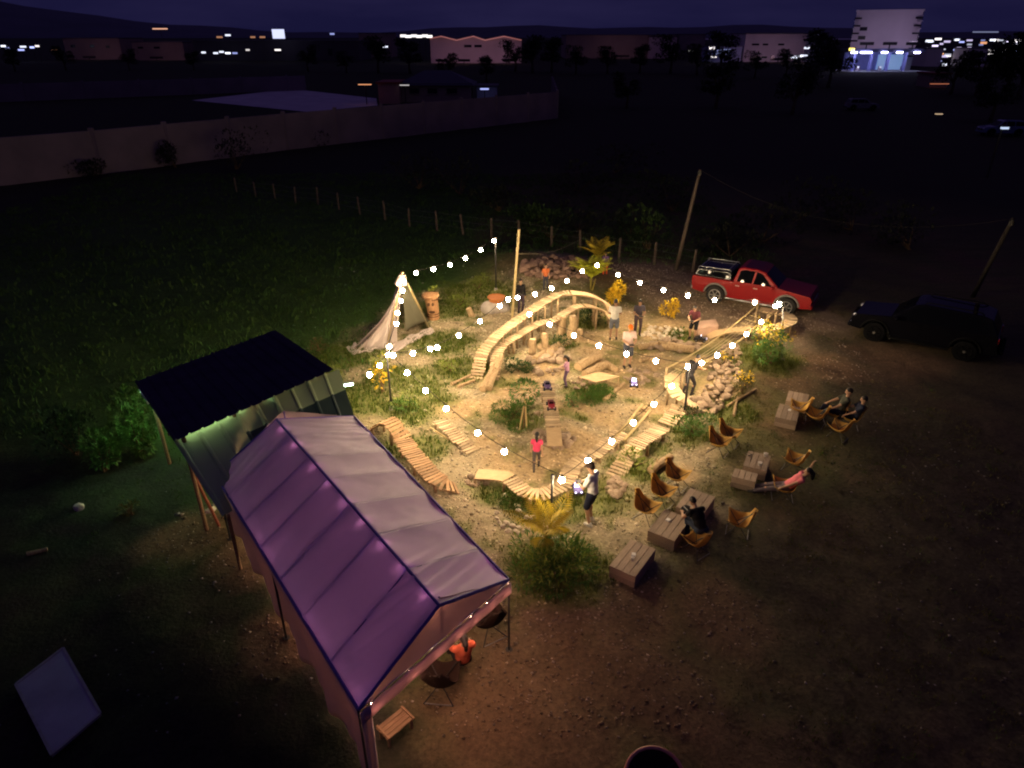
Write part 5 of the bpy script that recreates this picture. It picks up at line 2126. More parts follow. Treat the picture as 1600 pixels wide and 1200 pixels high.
person('man in a pale shirt and grey shorts seen from behind by the arched bridge', P(958, 531), (.15, 1), 1.66, 'hold', cloth('pale_shirt', (.55, .53, .48)), cloth('grey_blue', (.13, .14, .17)), False,
       skin=skin_d, hair='short')
_, m, y = person('man in a dark grey top facing the camera behind the man in the orange cap', P(995, 524), (0.05, -1), 1.55, 'hold', cloth('slate', (.07, .06, .075)), cloth('dark_plum', (.08, .055, .06)), True, skin=skin_d)
controller(m, y, 'dark remote control held by the man in the dark grey top')
_, m, y = person('man in an orange cap and pale pink tee shirt steering a toy truck', P(979, 573), (.12, -1), 1.66, 'hold', cloth('pale_pink', (.66, .48, .44)), cloth('slate_shorts', (.06, .065, .085)), False,
                 cap=cloth('orange_cap', (.78, .16, .02)))
controller(m, y, 'black remote control held by the man in the orange cap')
_, m, y = person('boy in dark shorts leaning over his toy truck by the loop', P(1082, 529), (-.55, -.8), 1.5,
                 dict(hip=(0, -.06, .88), lean=20, feet=((-.11, -.02, 0), (.12, .05, 0)), hands=((-.12, .34, .98), (.12, .34, .98)), nod=26), cloth('wine', (.13, .04, .05)), black_c, False)
controller(m, y, 'pale lit remote control held by the boy in dark shorts')
person('child in an orange shirt standing on the rubble bank', P(852, 452), (.1, -1), 1.2, 'stand', cloth('orange', (.62, .17, .06)), cloth('dark_jeans', (.06, .06, .08)), True, head=1.12)
person('person in dark clothes behind the bamboo pole', P(813, 488), (.4, -1), 1.5, 'stand', black_c, cloth('plum_trousers', (.06, .04, .06)), True, sleeve=1.0)
person('child in a purple top and red trousers by the golden palm', P(945, 430), (-.2, -1), 1.15, 'hold', cloth('violet', (.17, .08, .24)), cloth('scarlet', (.66, .08, .03)), True, head=1.12, hair='long')
person('man in a black vest bending over the pale curved boards', P(1073, 617), (.8, .5), 1.5, 'reach', cloth('black_vest', (.022, .020, .022)), cloth('charcoal', (.04, .036, .04)), True, vest=True)
person('man in a dark shirt with bare arms sitting at the far plank table', P(1302, 659), (-.9, .2), 1.72, 'sit', cloth('dark_olive', (.05, .052, .04)), navy, True)
person('person in dark blue sitting right of the man at the far table', P(1326, 668), (-.9, .3), 1.6, 'sit', cloth('dark_blue', (.03, .035, .06)), black_c, True)
person('person in black leaning over the long table by the backpack', P(1092, 848), (-.35, .93), 1.66, 'sit_lean', black_c, cloth('dark_denim', (.04, .05, .075)), True, hair='short', sleeve=.4)
person('woman in a pink top and grey leggings reclining with one arm up', P(1222, 777), (-.95, .28), 1.66, 'recline', cloth('coral_pink', (.66, .17, .20)), cloth('grey_leggings', (.13, .10, .11)), True, hair='long', sleeve=.3)
person('woman in an orange red top with a dark ponytail sitting at the tent front', P(722, 1046), (-.35, .95), 1.62, 'sit', cloth('orange_red', (.62, .14, .07)), black_c, True, hair='tail')
q = P(722, 1040)
st = thing('stool', 'low round wooden stool under the woman with the ponytail', 'stool', q)
mb = MB()
mb.tube([(0, 0, .27), (0, 0, .31)], [.17, .18], 16)
mb.build('seat', wood_dark, st)
for a in (.5, 2.07, 3.64, 5.21):
    mb = MB()
    mb.tube([(.10 * math.cos(a), .10 * math.sin(a), .28), (.15 * math.cos(a), .15 * math.sin(a), -.01)], .016, 6)
    mb.build('leg', wood_dark, st)
chair(1326, 668, (-.9, .3), 'mustard sling chair under the person in dark blue at the far table')

# black bag on the table
g = G(1075, 803, .335)
t = thing('backpack', 'black backpack lying on the long table before the leaning person', 'backpack', g, .4)
mb = MB()
mb.ell((0, 0, .08), (.16, .22, .09), 14, 9)
mb.ell((0, .06, .12), (.11, .12, .07), 12, 8)
remesh(mb.build('body', black_c, t, smooth=True), .02, 2)
for sx in (-1, 1):
    mb = MB()
    mb.tube([(sx * .07, -.15, .12), (sx * .09, -.05, .19), (sx * .08, .1, .18)], .012, 6)
    mb.build('strap', M('grey_strap', (.30, .28, .28), rough=.8), t)
mb = MB()
mb.box((0, -.08, .17), (.10, .05, .01))
mb.build('label_patch', paper, t)
# ================================================================== VEHICLES
red_paint = M('red_car_paint', (0.19, 0.0025, 0.004), (0.18, 0.0025, 0.004), rough=0.4, coat=0.12, spec=0.25)
dark_paint = M('dark_car_paint', (0.004, 0.004, 0.006), (0.003, 0.003, 0.005), rough=0.04, coat=0.0, spec=0.12)
glass_m = M('tinted_glass', (0.003, 0.0035, 0.005), rough=0.03, spec=0.10, coat=0.0)
rubber = M('tyre_rubber', (0.022, 0.020, 0.019), rough=0.85, scale=20)
alloy = M('alloy', (0.55, 0.54, 0.52), rough=0.3, metal=0.85)
trim_m = M('black_trim', (0.03, 0.028, 0.028), rough=0.6)
flare_m = M('grey_flare', (0.16, 0.15, 0.14), rough=0.6)
lens_m = M('clear_lens', (0.72, 0.72, 0.75), rough=0.08, coat=1.0, spec=0.8)
tail_m = M('red_lens', (0.45, 0.02, 0.015), rough=0.15, coat=0.8)


TRIM, RUBBER = trim_m, rubber
NIGHT_TRIM = M('shaded_trim', (.006, .006, .007), rough=.9, spec=.05)  # trim and tyre tones darkened to paint in the missing light


def wheel(parent, x, y, r, w, out, kind='pickup'):
    """axis along y; out = +1/-1 which side shows the rim"""
    trim_m = TRIM if kind == 'pickup' else NIGHT_TRIM
    rubber = RUBBER if kind == 'pickup' else NIGHT_TRIM
    mb = MB()
    mb.tube([(0, -w / 2, 0), (0, -w / 2 + .02, 0), (0, w / 2 - .02, 0), (0, w / 2, 0)], [r * .9, r, r, r * .9], 28)
    ty = mb.build('tyre', rubber, parent, loc=(x, y, r), smooth=False)
    rm = MB()
    o = out * (w / 2 + .004)
    rm.tube([(0, o - out * .05, 0), (0, o, 0)], [r * .60, r * .66], 24)
    rim = rm.build('rim', trim_m, ty)
    for k in range(6):
        a = 6.283 * k / 6
        mb = MB()
        mb.bar((math.cos(a) * r * .10, o + out * .012, math.sin(a) * r * .10), (math.cos(a) * r * .60, o + out * .008, math.sin(a) * r * .60), .02, r * .17, up=(0, 1, 0))
        sp_ = mb.build('spoke', alloy if kind == 'pickup' else trim_m, ty)
    mb = MB()
    mb.tube([(r * .63 * math.cos(6.283 * i / 24), o + out * .008, r * .63 * math.sin(6.283 * i / 24)) for i in range(25)], .018, 6)
    mb.build('rim_ring', alloy if kind == 'pickup' else trim_m, ty)
    mb = MB()
    mb.tube([(0, o, 0), (0, o + out * .025, 0)], [r * .15, r * .12], 12)
    mb.build('hub_cap', alloy, ty)
    return ty


def arc(cx, cz, r, a0, a1, n=10):
    return [(cx + r * math.cos(R(a0 + (a1 - a0) * i / n)), cz + r * math.sin(R(a0 + (a1 - a0) * i / n))) for i in range(n + 1)]


def taper(zb, k):
    return lambda x, z: 1 - max(0, z - zb) * k


def vehicle(label, base, heading, paint, kind, cat):
    """x forward, y left, z up"""
    t = thing('pickup_truck' if kind == 'pickup' else 'parked_suv', label, cat, base, math.atan2(heading[1], heading[0]))
    W = .89
    trim_m = TRIM if kind == 'pickup' else NIGHT_TRIM
    rubber = RUBBER if kind == 'pickup' else NIGHT_TRIM
    RW = .385
    fx, rx = 1.50, -1.50
    # lower body with wheel openings
    if kind == 'pickup':
        top = [(2.42, .62), (2.45, .80), (2.36, .96), (1.15, 1.10), (.95, 1.12), (-.78, 1.12), (-.80, 1.10), (-2.55, 1.10), (-2.58, .72)]
    else:
        top = [(2.38, .60), (2.40, .82), (2.28, .98), (1.15, 1.12), (.95, 1.13), (-2.36, 1.13), (-2.42, .70)]
    low = [(-2.52, .48)] + [(rx - .48, .40)] + arc(rx, RW, .48, 176, 4, 10) + [(rx + .50, .36), (fx - .50, .36)] + arc(fx, RW, .48, 176, 4, 10) + [(fx + .5, .40), (2.36, .44)]
    poly = low + top
    mb = MB()
    mb.prism(poly, -W, W, yfun=taper(.9, .10))
    b = mb.build('body', paint, t)
    bevel(b, .045, 3)
    mb = MB()
    mb.box((0, 0, .62), (4.6, 1.45, .42))
    mb.build('chassis', trim_m, t)
    # cabin
    if kind == 'pickup':
        cab = [(1.12, 1.08), (.42, 1.66), (.18, 1.73), (-.45, 1.74), (-.66, 1.68), (-.82, 1.08)]
        win = [[(.80, 1.13), (.34, 1.58), (.10, 1.64), (.04, 1.13)], [(-.03, 1.13), (.02, 1.64), (-.42, 1.65), (-.58, 1.58), (-.66, 1.13)]]
    else:
        cab = [(1.12, 1.09), (.42, 1.68), (.15, 1.76), (-1.75, 1.74), (-2.05, 1.66), (-2.36, 1.09)]
        win = [[(.80, 1.15), (.34, 1.60), (.10, 1.67), (.04, 1.15)], [(-.03, 1.15), (.02, 1.67), (-.85, 1.67), (-.92, 1.15)], [(-1.0, 1.15), (-.95, 1.67), (-1.78, 1.64), (-2.05, 1.20)]]
    mb = MB()
    tp_ = taper(1.05, .26)
    mb.prism(cab, -W + .02, W - .02, yfun=tp_)
    c = mb.build('cabin', paint, t)
    bevel(c, .05, 3)
    for s in (-1, 1):
        for w in win:
            mb = MB()
            vs = [(x, s * ((W - .02) * tp_(x, z) + .006), z) for x, z in w]
            n = len(vs)
            vs += [(x, y - s * .02, z) for x, y, z in vs]
            mb.add(vs, [tuple(range(n)), tuple(range(2 * n - 1, n - 1, -1))] + [(i, n + i, n + (i + 1) % n, (i + 1) % n) for i in range(n)])
            mb.build('side_window', glass_m, t)
        # door panel seams, handles
        for x0, x1 in (((.95, .02), (-.01, -.74)) if kind == 'pickup' else ((.95, .02), (-.01, -.95))):
            mb = MB()
            mb.box(((x0 + x1) / 2, s * (W + .001), .80), (abs(x1 - x0) - .02, .012, .50))
            d = mb.build('door', paint, t)
            bevel(d, .006, 2)
            mb = MB()
            mb.box((x1 + .14, s * (W + .02), .96), (.17, .03, .035))
            mb.build('handle', alloy if kind == 'pickup' else trim_m, d)
        mb = MB()
        mb.tube([(1.0, s * (W + .10), .36), (-1.0, s * (W + .10), .36)], .035, 8)
        mb.build('side_step', alloy if kind == 'pickup' else trim_m, t)
        for x in (.9, 0, -.9):
            mb = MB()
            mb.tube([(x, s * (W + .10), .36), (x, s * (W - .1), .42)], .02, 6)
            mb.build('step_bracket', trim_m, t)
        for cx in (fx, rx):
            mb = MB()
            pts = arc(cx, RW, .50, 172, 8, 14)
            mb.tube([(x, s * (W - .005), z) for x, z in pts], .045, 8)
            mb.build('fender_flare', flare_m if kind == 'pickup' else trim_m, t, smooth=True)
            wheel(t, cx, s * (W - .10), RW, .25, s, kind)
        mb = MB()
        mb.box((fx - .56, s * (W - .14), .40), (.02, .26, .34))
        mb.build('mud_flap', flare_m, t)
        mb = MB()
        mb.ell((.86, s * (W + .12), 1.14), (.08, .11, .085), 10, 7)
        mb.build('wing_mirror', paint, t, smooth=True)
        mb = MB()
        mb.ell((2.26, s * (W - .24), .86), (.16, .19, .085), 12, 8)
        mb.build('headlight', lens_m, t, smooth=True)
        mb = MB()
        mb.ell((2.42, s * (W - .22), .55), (.05, .08, .05), 10, 6)
        mb.build('fog_light', lens_m, t, smooth=True)
        mb = MB()
        xx = -2.54 if kind == 'pickup' else -2.36
        mb.box((xx, s * (W - .10), .92), (.10, .16, .30))
        bevel(mb.build('tail_light', tail_m, t), .02)
    # windscreen, rear glass
    def pane(a, b, inset, name):
        (x0, z0), (x1, z1) = a, b
        d = Vector((x1 - x0, 0, z1 - z0))
        n = Vector((d.z, 0, -d.x)).normalized()
        if name == 'rear_window':
            n = -n
        vs = []
        for u, off in ((.08, .008), (.92, .008)):
            x, z = x0 + d.x * u, z0 + d.z * u
            hw = (W - .02) * tp_(x, z) - inset
            vs += [Vector((x, -hw, z)) + n * off, Vector((x, hw, z)) + n * off]
        vs2 = [v - n * .02 for v in vs]
        mb = MB()
        mb.add(vs + vs2, [(0, 1, 3, 2), (4, 6, 7, 5), (0, 4, 5, 1), (2, 3, 7, 6), (0, 2, 6, 4), (1, 5, 7, 3)])
        mb.build(name, glass_m, t)
    pane(cab[0], cab[1], .07, 'windscreen')
    pane(cab[-1], cab[-2], .1, 'rear_window')
    mb = MB()
    mb.box((2.44, 0, .72), (.05, .95, .20))
    mb.build('grille', trim_m, t)
    for k in range(3):
        mb = MB()
        mb.box((2.468, 0, .66 + .06 * k), (.02, .9, .022))
        mb.build('grille_bar', alloy, t)
    mb = MB()
    mb.box((2.43, 0, .50), (.16, 1.66, .18))
    bevel(mb.build('front_bumper', paint, t), .05, 3)
    mb = MB()
    mb.box((-2.56, 0, .55), (.14, 1.6, .14))
    bevel(mb.build('rear_bumper', alloy if kind == 'pickup' else trim_m, t), .03)
    if kind == 'pickup':
        mb = MB()
        cov = [(-.90, 1.10), (-.94, 1.42), (-1.00, 1.46), (-2.42, 1.44), (-2.53, 1.10)]
        mb.prism(cov, -.82, .82, yfun=taper(1.05, .22))
        bevel(mb.build('bed_cover', M('black_canopy', (.010, .010, .012), rough=.1, spec=.2), t), .04, 3)
        for s in (-1, 1):
            mb = MB()
            mb.tube([(-.98, s * .70, 1.46), (-1.02, s * .70, 1.52), (-2.36, s * .70, 1.50), (-2.42, s * .70, 1.44)], .018, 6)
            mb.build('roof_rail', alloy, t, smooth=True)
            mb = MB()
            vs = [(x, s * (.82 * taper(1.05, .22)(x, z) + .006), z) for x, z in ((-1.02, 1.16), (-1.04, 1.38), (-2.34, 1.36), (-2.40, 1.16))]
            mb.add(vs, [(0, 1, 2, 3)])
            solid(mb.build('cover_window', M('cover_glass', (.002, .0025, .004), rough=.03, spec=.05), t), .006)
        for x in (-1.1, -2.3):
            mb = MB()
            mb.tube([(x, -.70, 1.51), (x, .70, 1.51)], .016, 6)
            mb.build('rack_bar', alloy, t)
    else:
        for s in (-1, 1):
            mb = MB()
            mb.tube([(.1, s * .60, 1.76), (.0, s * .60, 1.82), (-1.6, s * .60, 1.82), (-1.75, s * .60, 1.75)], .02, 6)
            mb.build('roof_rail', trim_m, t, smooth=True)
    return t


# the pickup: wheels measured on the track side
r0, f0 = P(1122, 473), P(1243, 494)
hd = (f0 - r0).normalized()
right = Vector((hd.y, -hd.x, 0))
cen = (r0 + f0) / 2 - right * .85 + Vector((-.33, 0, 0))
vehicle('red double cab pickup truck with a black bed cover parked on the earth road', Vector((cen.x, cen.y, hz(cen.x, cen.y))), hd, red_paint, 'pickup', 'pickup truck')
a = P(1318, 520)
hd2 = Vector((-.80, .60, 0)).normalized()
c2 = a - hd2 * 2.5 + Vector((.5, .55, 0))
vehicle('near black suv parked at the dark east edge of the turf', Vector((c2.x, c2.y, hz(c2.x, c2.y))), hd2, dark_paint, 'suv', 'car')

# ------------------------------------------------------------------ toy trucks
led_white = lamp_mat('led_white', (0.72, 0.68, 1.0), 4.0)
led_violet = lamp_mat('led_violet', (0.30, 0.22, 1.0), 3.5)


def toy_truck(base, face, paint, label, lit=False, s=1.0, rotx=0.0, screen=False):
    t = thing('toy_truck', label, 'toy truck', base, yaw_to(face))
    t.rotation_euler = (rotx, 0, yaw_to(face))
    t.scale = (s, s, s)
    for sx in (-1, 1):
        for sy in (-1, 1):
            mb = MB()
            mb.tube([(-.03, 0, 0), (-.024, 0, 0), (.024, 0, 0), (.03, 0, 0)], [.046, .055, .055, .046], 14)
            w = mb.build('wheel', rubber, t, loc=(sx * .105, sy * .15, .055))
            mb = MB()
            mb.tube([(sx * .031, 0, 0), (sx * .034, 0, 0)], [.03, .026], 10)
            mb.build('hub', alloy, w)
    mb = MB()
    mb.box((0, 0, .085), (.13, .42, .04))
    bevel(mb.build('chassis', trim_m, t), .01)
    mb = MB()
    prof = [(-.22, .10), (.215, .10), (.225, .135), (.21, .155), (.07, .165), (.02, .225), (-.09, .228), (-.115, .165), (-.215, .16)]
    vs = []
    for sx in (-1, 1):
        for y, z in prof:
            vs.append((sx * (.095 - max(0, z - .16) * .35), y, z))
    n = len(prof)
    mb.add(vs, [tuple(range(n - 1, -1, -1)), tuple(range(n, 2 * n))] + [(i, (i + 1) % n, n + (i + 1) % n, n + i) for i in range(n)])
    bevel(mb.build('shell', paint, t), .008)
    for nm, pts in (('windscreen', [(-.075, .066, .173), (.075, .066, .173), (.062, .026, .219), (-.062, .026, .219)]),
                    ('rear_window', [(.07, -.116, .173), (-.07, -.116, .173), (-.06, -.096, .219), (.06, -.096, .219)])):
        mb = MB()
        mb.add([Vector(p) + Vector((0, .004 if nm == 'windscreen' else -.004, .004)) for p in pts], [(0, 1, 2, 3)])
        solid(mb.build(nm, led_white if (screen and nm == 'windscreen') else glass_m, t), .004)
    for sx in (-1, 1):
        mb = MB()
        mb.add([(sx * .0975, .045, .172), (sx * .0775, .01, .215), (sx * .0775, -.082, .217), (sx * .0975, -.1, .172)], [(0, 1, 2, 3)])
        solid(mb.build('side_window', glass_m, t), .004)
        mb = MB()
        mb.ell((sx * .065, .222, .132), (.022, .012, .016), 8, 6)
        mb.build('headlight', led_white if lit else lens_m, t)
        mb = MB()
        mb.box((sx * .07, -.22, .135), (.03, .012, .02))
        mb.build('tail_light', tail_m, t)
        mb = MB()
        mb.tube([(sx * .085, -.21, .175), (sx * .085, -.12, .24)], .006, 5)
        mb.build('roll_bar', steel_black, t)
    mb = MB()
    mb.tube([(-.10, .245, .09), (.10, .245, .09)], .014, 8)
    mb.build('bumper', steel_black, t)
    mb = MB()
    mb.box((0, .01, .242), (.13, .02, .02))
    mb.build('light_bar', led_white if lit else steel_black, t)
    return t


white_p = M('toy_lavender', (.30, .25, .62), rough=.3, coat=.4)
purple_p = M('toy_purple', (.16, .10, .26), rough=.3, coat=.5)
crim_p = M('toy_crimson', (.36, .03, .05), rough=.3, coat=.5)
black_p = M('toy_black', (.03, .03, .035), rough=.3, coat=.5)
toy_truck(P(901, 768), (.10, -1), white_p, 'lavender toy truck with white glowing windscreen beside the winding bridge', lit=True, screen=True, s=1.12)
toy_truck(P(990, 602), (-.1, -1), white_p, 'toy truck with a dazzling white light on the sand below the orange cap man', lit=True, screen=True, s=1.05)
toy_truck(G(855, 607, .735), (0.05, -1), purple_p, 'purple toy truck at the top of the straight slat bridge', s=1.0)
toy_truck(G(861, 637, .68), (0.05, -1), crim_p, 'crimson and black toy truck halfway down the straight slat bridge', s=1.0, rotx=-.06)
toy_truck(P(1094, 533), (1, -.3), black_p, 'small dark toy truck with a pale light climbing to the loop', lit=True, s=1.0)
# ================================================================== FENCE, POLES
fp = [(370, 300), (400, 308), (430, 311), (462, 317), (497, 320), (530, 328), (563, 336), (602, 344), (640, 354), (683, 361), (724, 367), (768, 372), (812, 378),
      (862, 385), (907, 392), (967, 404), (1022, 412), (1082, 424)]
f0_ = P(*fp[0])
fence = thing('wire_fence', 'long wire fence on rough wooden posts between meadow and track', 'fence', f0_)
tops = []
post_m = M('fence_post', (0.13, 0.10, 0.075), (0.09, 0.065, 0.05), rough=0.9, scale=6, stretch=(5, 5, 1))
for x, y in fp:
    p = P(x, y)
    h = random.uniform(1.05, 1.25)
    e = p + Vector((random.gauss(0, .05), random.gauss(0, .05), h))
    mb = MB(f0_)
    mb.tube([p - Vector((0, 0, .1)), e], [.075, .062], 7)
    mb.build('post', post_m, fence)
    tops.append((p, e))
for u in (.35, .65, .93):
    mb = MB(f0_)
    mb.tube([lerp(p, e, u) + Vector((0, -.07, 0)) for p, e in tops], .003, 4)
    mb.build('wire', steel_grey, fence)


def wood_pole_at(px, py, tx, ty, h, label, wire_to=None, pm=None):
    b = P(px, py)
    top = G(tx, ty, h)
    t = thing('utility_pole', label, 'utility pole', b)
    mb = MB(b)
    mb.tube([b - Vector((0, 0, .1)), lerp(b, top, .5), top], [.10, .085, .07], 9)
    mb.build('pole', pm or post_m, t, smooth=True)
    mb = MB(b)
    mb.tube([top - Vector((0, 0, .25)), top - Vector((0, 0, .05))], .10, 9)
    mb.build('clamp', steel_black, t)
    if wire_to is not None:
        w = thing('overhead_wire', 'overhead wire running east from the leaning utility pole', 'wire', top)
        mb = MB(top)
        mb.tube([lerp(top, wire_to, i / 14) - Vector((0, 0, 1.2 * 4 * (i / 14) * (1 - i / 14))) for i in range(15)], .010, 4)
        mb.build('line', cable_m, w)
    return top


tp2 = G(1583, 342, 4.6)
wood_pole_at(1056, 421, 1094, 265, 5.0, 'tall leaning utility pole left of the red pickup', tp2)
wood_pole_at(1520, 462, 1583, 342, 4.6, 'dark utility pole at the far east edge', pm=M('shaded_post', (.035, .028, .024), rough=.95))  # darker copy of the post wood stands in for the weak light here

# dark shrubs beyond the fence
nb = [(720, 305, 2.2, 2.6), (780, 330, 1.4, 1.5), (655, 295, 1.6, 2.2), (825, 362, 1.3, 1.6), (862, 372, 1.5, 1.9), (905, 360, 1.3, 1.4), (1012, 392, 1.5, 2.2), (985, 372, 1.3, 1.5),
      (1140, 400, 1.6, 1.6), (1190, 380, 1.8, 2.0), (900, 300, 2.2, 2.0), (1050, 330, 2.2, 2.2), (1250, 340, 2.4, 2.4), (1330, 360, 2.2, 2.2), (960, 270, 2.5, 2.2), (1420, 390, 2.2, 2.4),
      (370, 265, 2.4, 3.0), (275, 262, 1.3, 2.0), (150, 275, 1.5, 1.4), (505, 225, 1.8, 2.2)]
for i, (x, y, r, h) in enumerate(nb):
    w = ['left of the tall bush' if i == 99 else '']
    lab = {0: 'broad rusty bush beyond the fence behind the bamboo pole', 2: 'tall dim bush left of the rusty one beyond the fence', 4: 'dim green bush at the fence right of the bamboo pole',
           6: 'tall dim bush just beyond the fence left of the utility pole', 16: 'round black bush against the long compound wall', 17: 'slim dark bush against the long compound wall',
           19: 'small dark shrub at the foot of the compound wall', 1: 'low dark shrub right of the rusty bush beyond the fence', 3: 'low shrub just behind the bamboo pole top', 5: 'shrub beyond the fence above the lime palm',
           7: 'low shrub beyond the fence between the palm and the tall dim bush', 8: 'dark shrub beyond the fence just right of the utility pole', 9: 'dark shrub in the field behind the red pickup cab',
           10: 'wide dark shrub deep in the field above the palm', 11: 'wide dark shrub in the field left of the utility pole top', 12: 'dark shrub in the field right behind the pickup bonnet',
           13: 'dark shrub in the field between the pickup and the black suv', 14: 'deepest dark shrub in the field above the track', 15: 'dark shrub in the field behind the black suv',
           18: 'flat dark shrub at the west end of the compound wall'}.get(i, 'dark shrub standing in the unlit field beyond the fence')
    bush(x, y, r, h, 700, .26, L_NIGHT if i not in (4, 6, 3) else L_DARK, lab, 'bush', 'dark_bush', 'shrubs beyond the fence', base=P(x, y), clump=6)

# ================================================================== FAR GROUNDS
wall_m = M('weathered_render', (0.27, 0.20, 0.215), (0.20, 0.15, 0.165), rough=0.95, scale=.4)
wall_m2 = M('grey_render', (0.25, 0.20, 0.21), (0.20, 0.16, 0.17), rough=0.95, scale=.3)


def long_wall(pts, h, th, label, mat, panel=6.0):
    b = pts[0]
    t = thing('compound_wall', label, 'wall', Vector((b.x, b.y, 0)))
    for i in range(len(pts) - 1):
        a, c = pts[i], pts[i + 1]
        L = (c - a).length
        n = max(1, int(L / panel))
        for k in range(n):
            p, q = lerp(a, c, k / n), lerp(a, c, (k + 1) / n)
            p, q = Vector((p.x, p.y, 0)), Vector((q.x, q.y, 0))
            mb = MB(t.location)
            g = (q - p).normalized() * .15
            mb.bar(p + g + Vector((0, 0, h / 2 - .3)), q - g + Vector((0, 0, h / 2 - .3)), th, h + .4)
            mb.build('wall_panel', mat, t)
            mb = MB(t.location)
            mb.box(p + Vector((0, 0, h / 2 - .25)), (.34, .34, h + .75))
            mb.build('pillar', mat, t)
    return t


long_wall([G(-70, 298), G(160, 272), G(450, 234), G(870, 185)], 3.6, .2, 'long bare compound wall running across the dark field', wall_m)
long_wall([G(870, 185), G(862, 150)], 3.6, .2, 'short return of the compound wall at its east end', wall_m2)
long_wall([G(-60, 162), G(450, 142), G(480, 141)], 3.0, .2, 'low far compound wall behind the dark yard', wall_m2, 9)


def sheet(name, pts, z, mat, kind='structure'):
    mb = MB()
    mb.add([Vector((p.x, p.y, z)) for p in pts], [tuple(range(len(pts)))])
    return tag(mb.build(name, mat), kind=kind)


conc = M('pale_concrete', (0.58, 0.56, 0.58), (0.46, 0.44, 0.48), rough=0.9, scale=.3)
sheet('paved_yard', [G(300, 157), G(480, 175), G(590, 165), G(588, 154), G(455, 139)], .03, conc)
sheet('dirt_road', [G(960, 60), G(1400, 60), G(1400, 62), G(960, 62)], .03, conc)


def far(px, py, D):
    d = _fw + Vector((1, 0, 0)) * ((px - 800) / _F) + _up * ((600 - py) / _F)
    s = D / d.y
    return Vector((0, 0, CAM_H)) + d * s


# ---- buildings
def block(name, label, x0, x1, ytop, D, depth, mat, roof=None, cat='building', wins=(), ybase=None, parapet=True, roof_over=.6):
    """flat fronted building facing the site; x0, x1, ytop are edges in the photograph at distance D"""
    a, b = far(x0, ytop, D), far(x1, ytop, D)
    h = a.z
    c = Vector(((a.x + b.x) / 2, D, 0))
    t = thing(name, label, cat, c)
    w = b.x - a.x
    mb = MB()
    mb.box((0, depth / 2, h / 2 - .5), (w, depth, h + 1))
    mb.build('walls', mat, t)
    mb = MB()
    mb.box((0, depth / 2, h + .15), (w + roof_over, depth + roof_over, .3))
    mb.build('roof', roof or mat, t)
    for wx0, wy0, wx1, wy1 in wins:
        p, q = far(wx0, wy0, D), far(wx1, wy1, D)
        mb = MB()
        mb.box(((p.x + q.x) / 2 - c.x, -.05, (p.z + q.z) / 2), (abs(q.x - p.x), .12, abs(p.z - q.z)))
        f = mb.build('window', win_dark, t)
        mb = MB()
        mb.box(((p.x + q.x) / 2 - c.x, -.09, min(p.z, q.z) - .08), (abs(q.x - p.x) + .3, .24, .12))
        mb.build('sill', mat, f)
    return t, c, w, h


win_dark = M('dark_window', (0.02, 0.02, 0.03), rough=0.15, spec=.6)
white_wall = M('white_wall', (0.66, 0.58, 0.62), (0.58, 0.51, 0.55), rough=0.8, scale=.15)
pink_wall = M('pinkish_wall', (0.60, 0.46, 0.48), (0.52, 0.40, 0.42), rough=0.8, scale=.15)
brown_wall = M('brown_wall', (0.32, 0.23, 0.20), (0.27, 0.19, 0.17), rough=0.9, scale=.15)
roof_far = M('far_roof', (0.10, 0.09, 0.11), rough=.7, scale=.2)
roof_red = M('far_red_roof', (0.30, 0.07, 0.045), rough=.7, scale=.2)


def flood(px, py, D, w, h, col, s, label, cat='street lamp', name='street_lamp', group=None, pole=True):
    """lamp head on its pole, far away"""
    p = far(px, py, D)
    t = thing(name, label, cat, Vector((p.x, p.y, 0)), 0, group)
    mb = MB()
    mb.box((0, 0, p.z), (w, .3, h))
    mb.build('lamp_head', col_lamp(col, s), t)
    mb = MB()
    mb.box((0, .16, p.z + h / 2 + .05), (w + .1, .5, .1))
    mb.build('hood', steel_black, t)
    if pole and p.z > 1:
        mb = MB()
        mb.tube([(0, .3, 0), (0, .3, p.z + .1)], .09, 6)
        mb.build('pole', steel_black, t)
    return t


def col_lamp(c, s):
    k = 'far_lamp_%d_%d_%d_%d' % (c[0] * 100, c[1] * 100, c[2] * 100, s * 10)
    if k not in MATS:
        MATS[k] = lamp_mat(k, c, s)
    return MATS[k]


COOL, BLUE, WARM, WHITE = (.80, .84, 1.0), (.42, .48, 1.0), (1.0, .45, .2), (1.0, .92, .9)

# sawtooth warehouse with three gables
D = 330
x0, x1 = 672, 815
a, b = far(x0, 62, D), far(x1, 62, D)
c = Vector(((a.x + b.x) / 2, D, 0))
t = thing('warehouse', 'pink walled warehouse with three low gables and red roof edges', 'warehouse', c)
hw = (b.x - a.x) / 2
eave, peak = far(700, 63, D).z, far(700, 57, D).z
prof_ = [(-hw, -.5), (hw, -.5), (hw, eave)]
gx_ = [hw, hw * .62, hw * .18, -hw * .1, -hw * .35, -hw * .8, -hw]
prof_ = [(-hw, -.5), (hw, -.5), (hw, eave), (hw * .62, peak), (hw * .2, eave), (-hw * .05, peak), (-hw * .42, eave), (-hw * .75, peak), (-hw, eave + .6)]
mb = MB()
mb.prism(prof_, 0, 45)
mb.build('walls', pink_wall, t)
for i in range(2, len(prof_) - 1):
    (xa, za), (xb, zb) = prof_[i], prof_[i + 1]
    mb = MB()
    mb.add([(xa, -.8, za + .1), (xb, -.8, zb + .1), (xb, 46, zb + .1), (xa, 46, za + .1)], [(0, 1, 2, 3)])
    solid(mb.build('roof_slope', roof_far, t), .25)
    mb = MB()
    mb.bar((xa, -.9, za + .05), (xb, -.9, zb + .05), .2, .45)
    mb.build('fascia', col_lamp((1, .28, .16), .22), t)
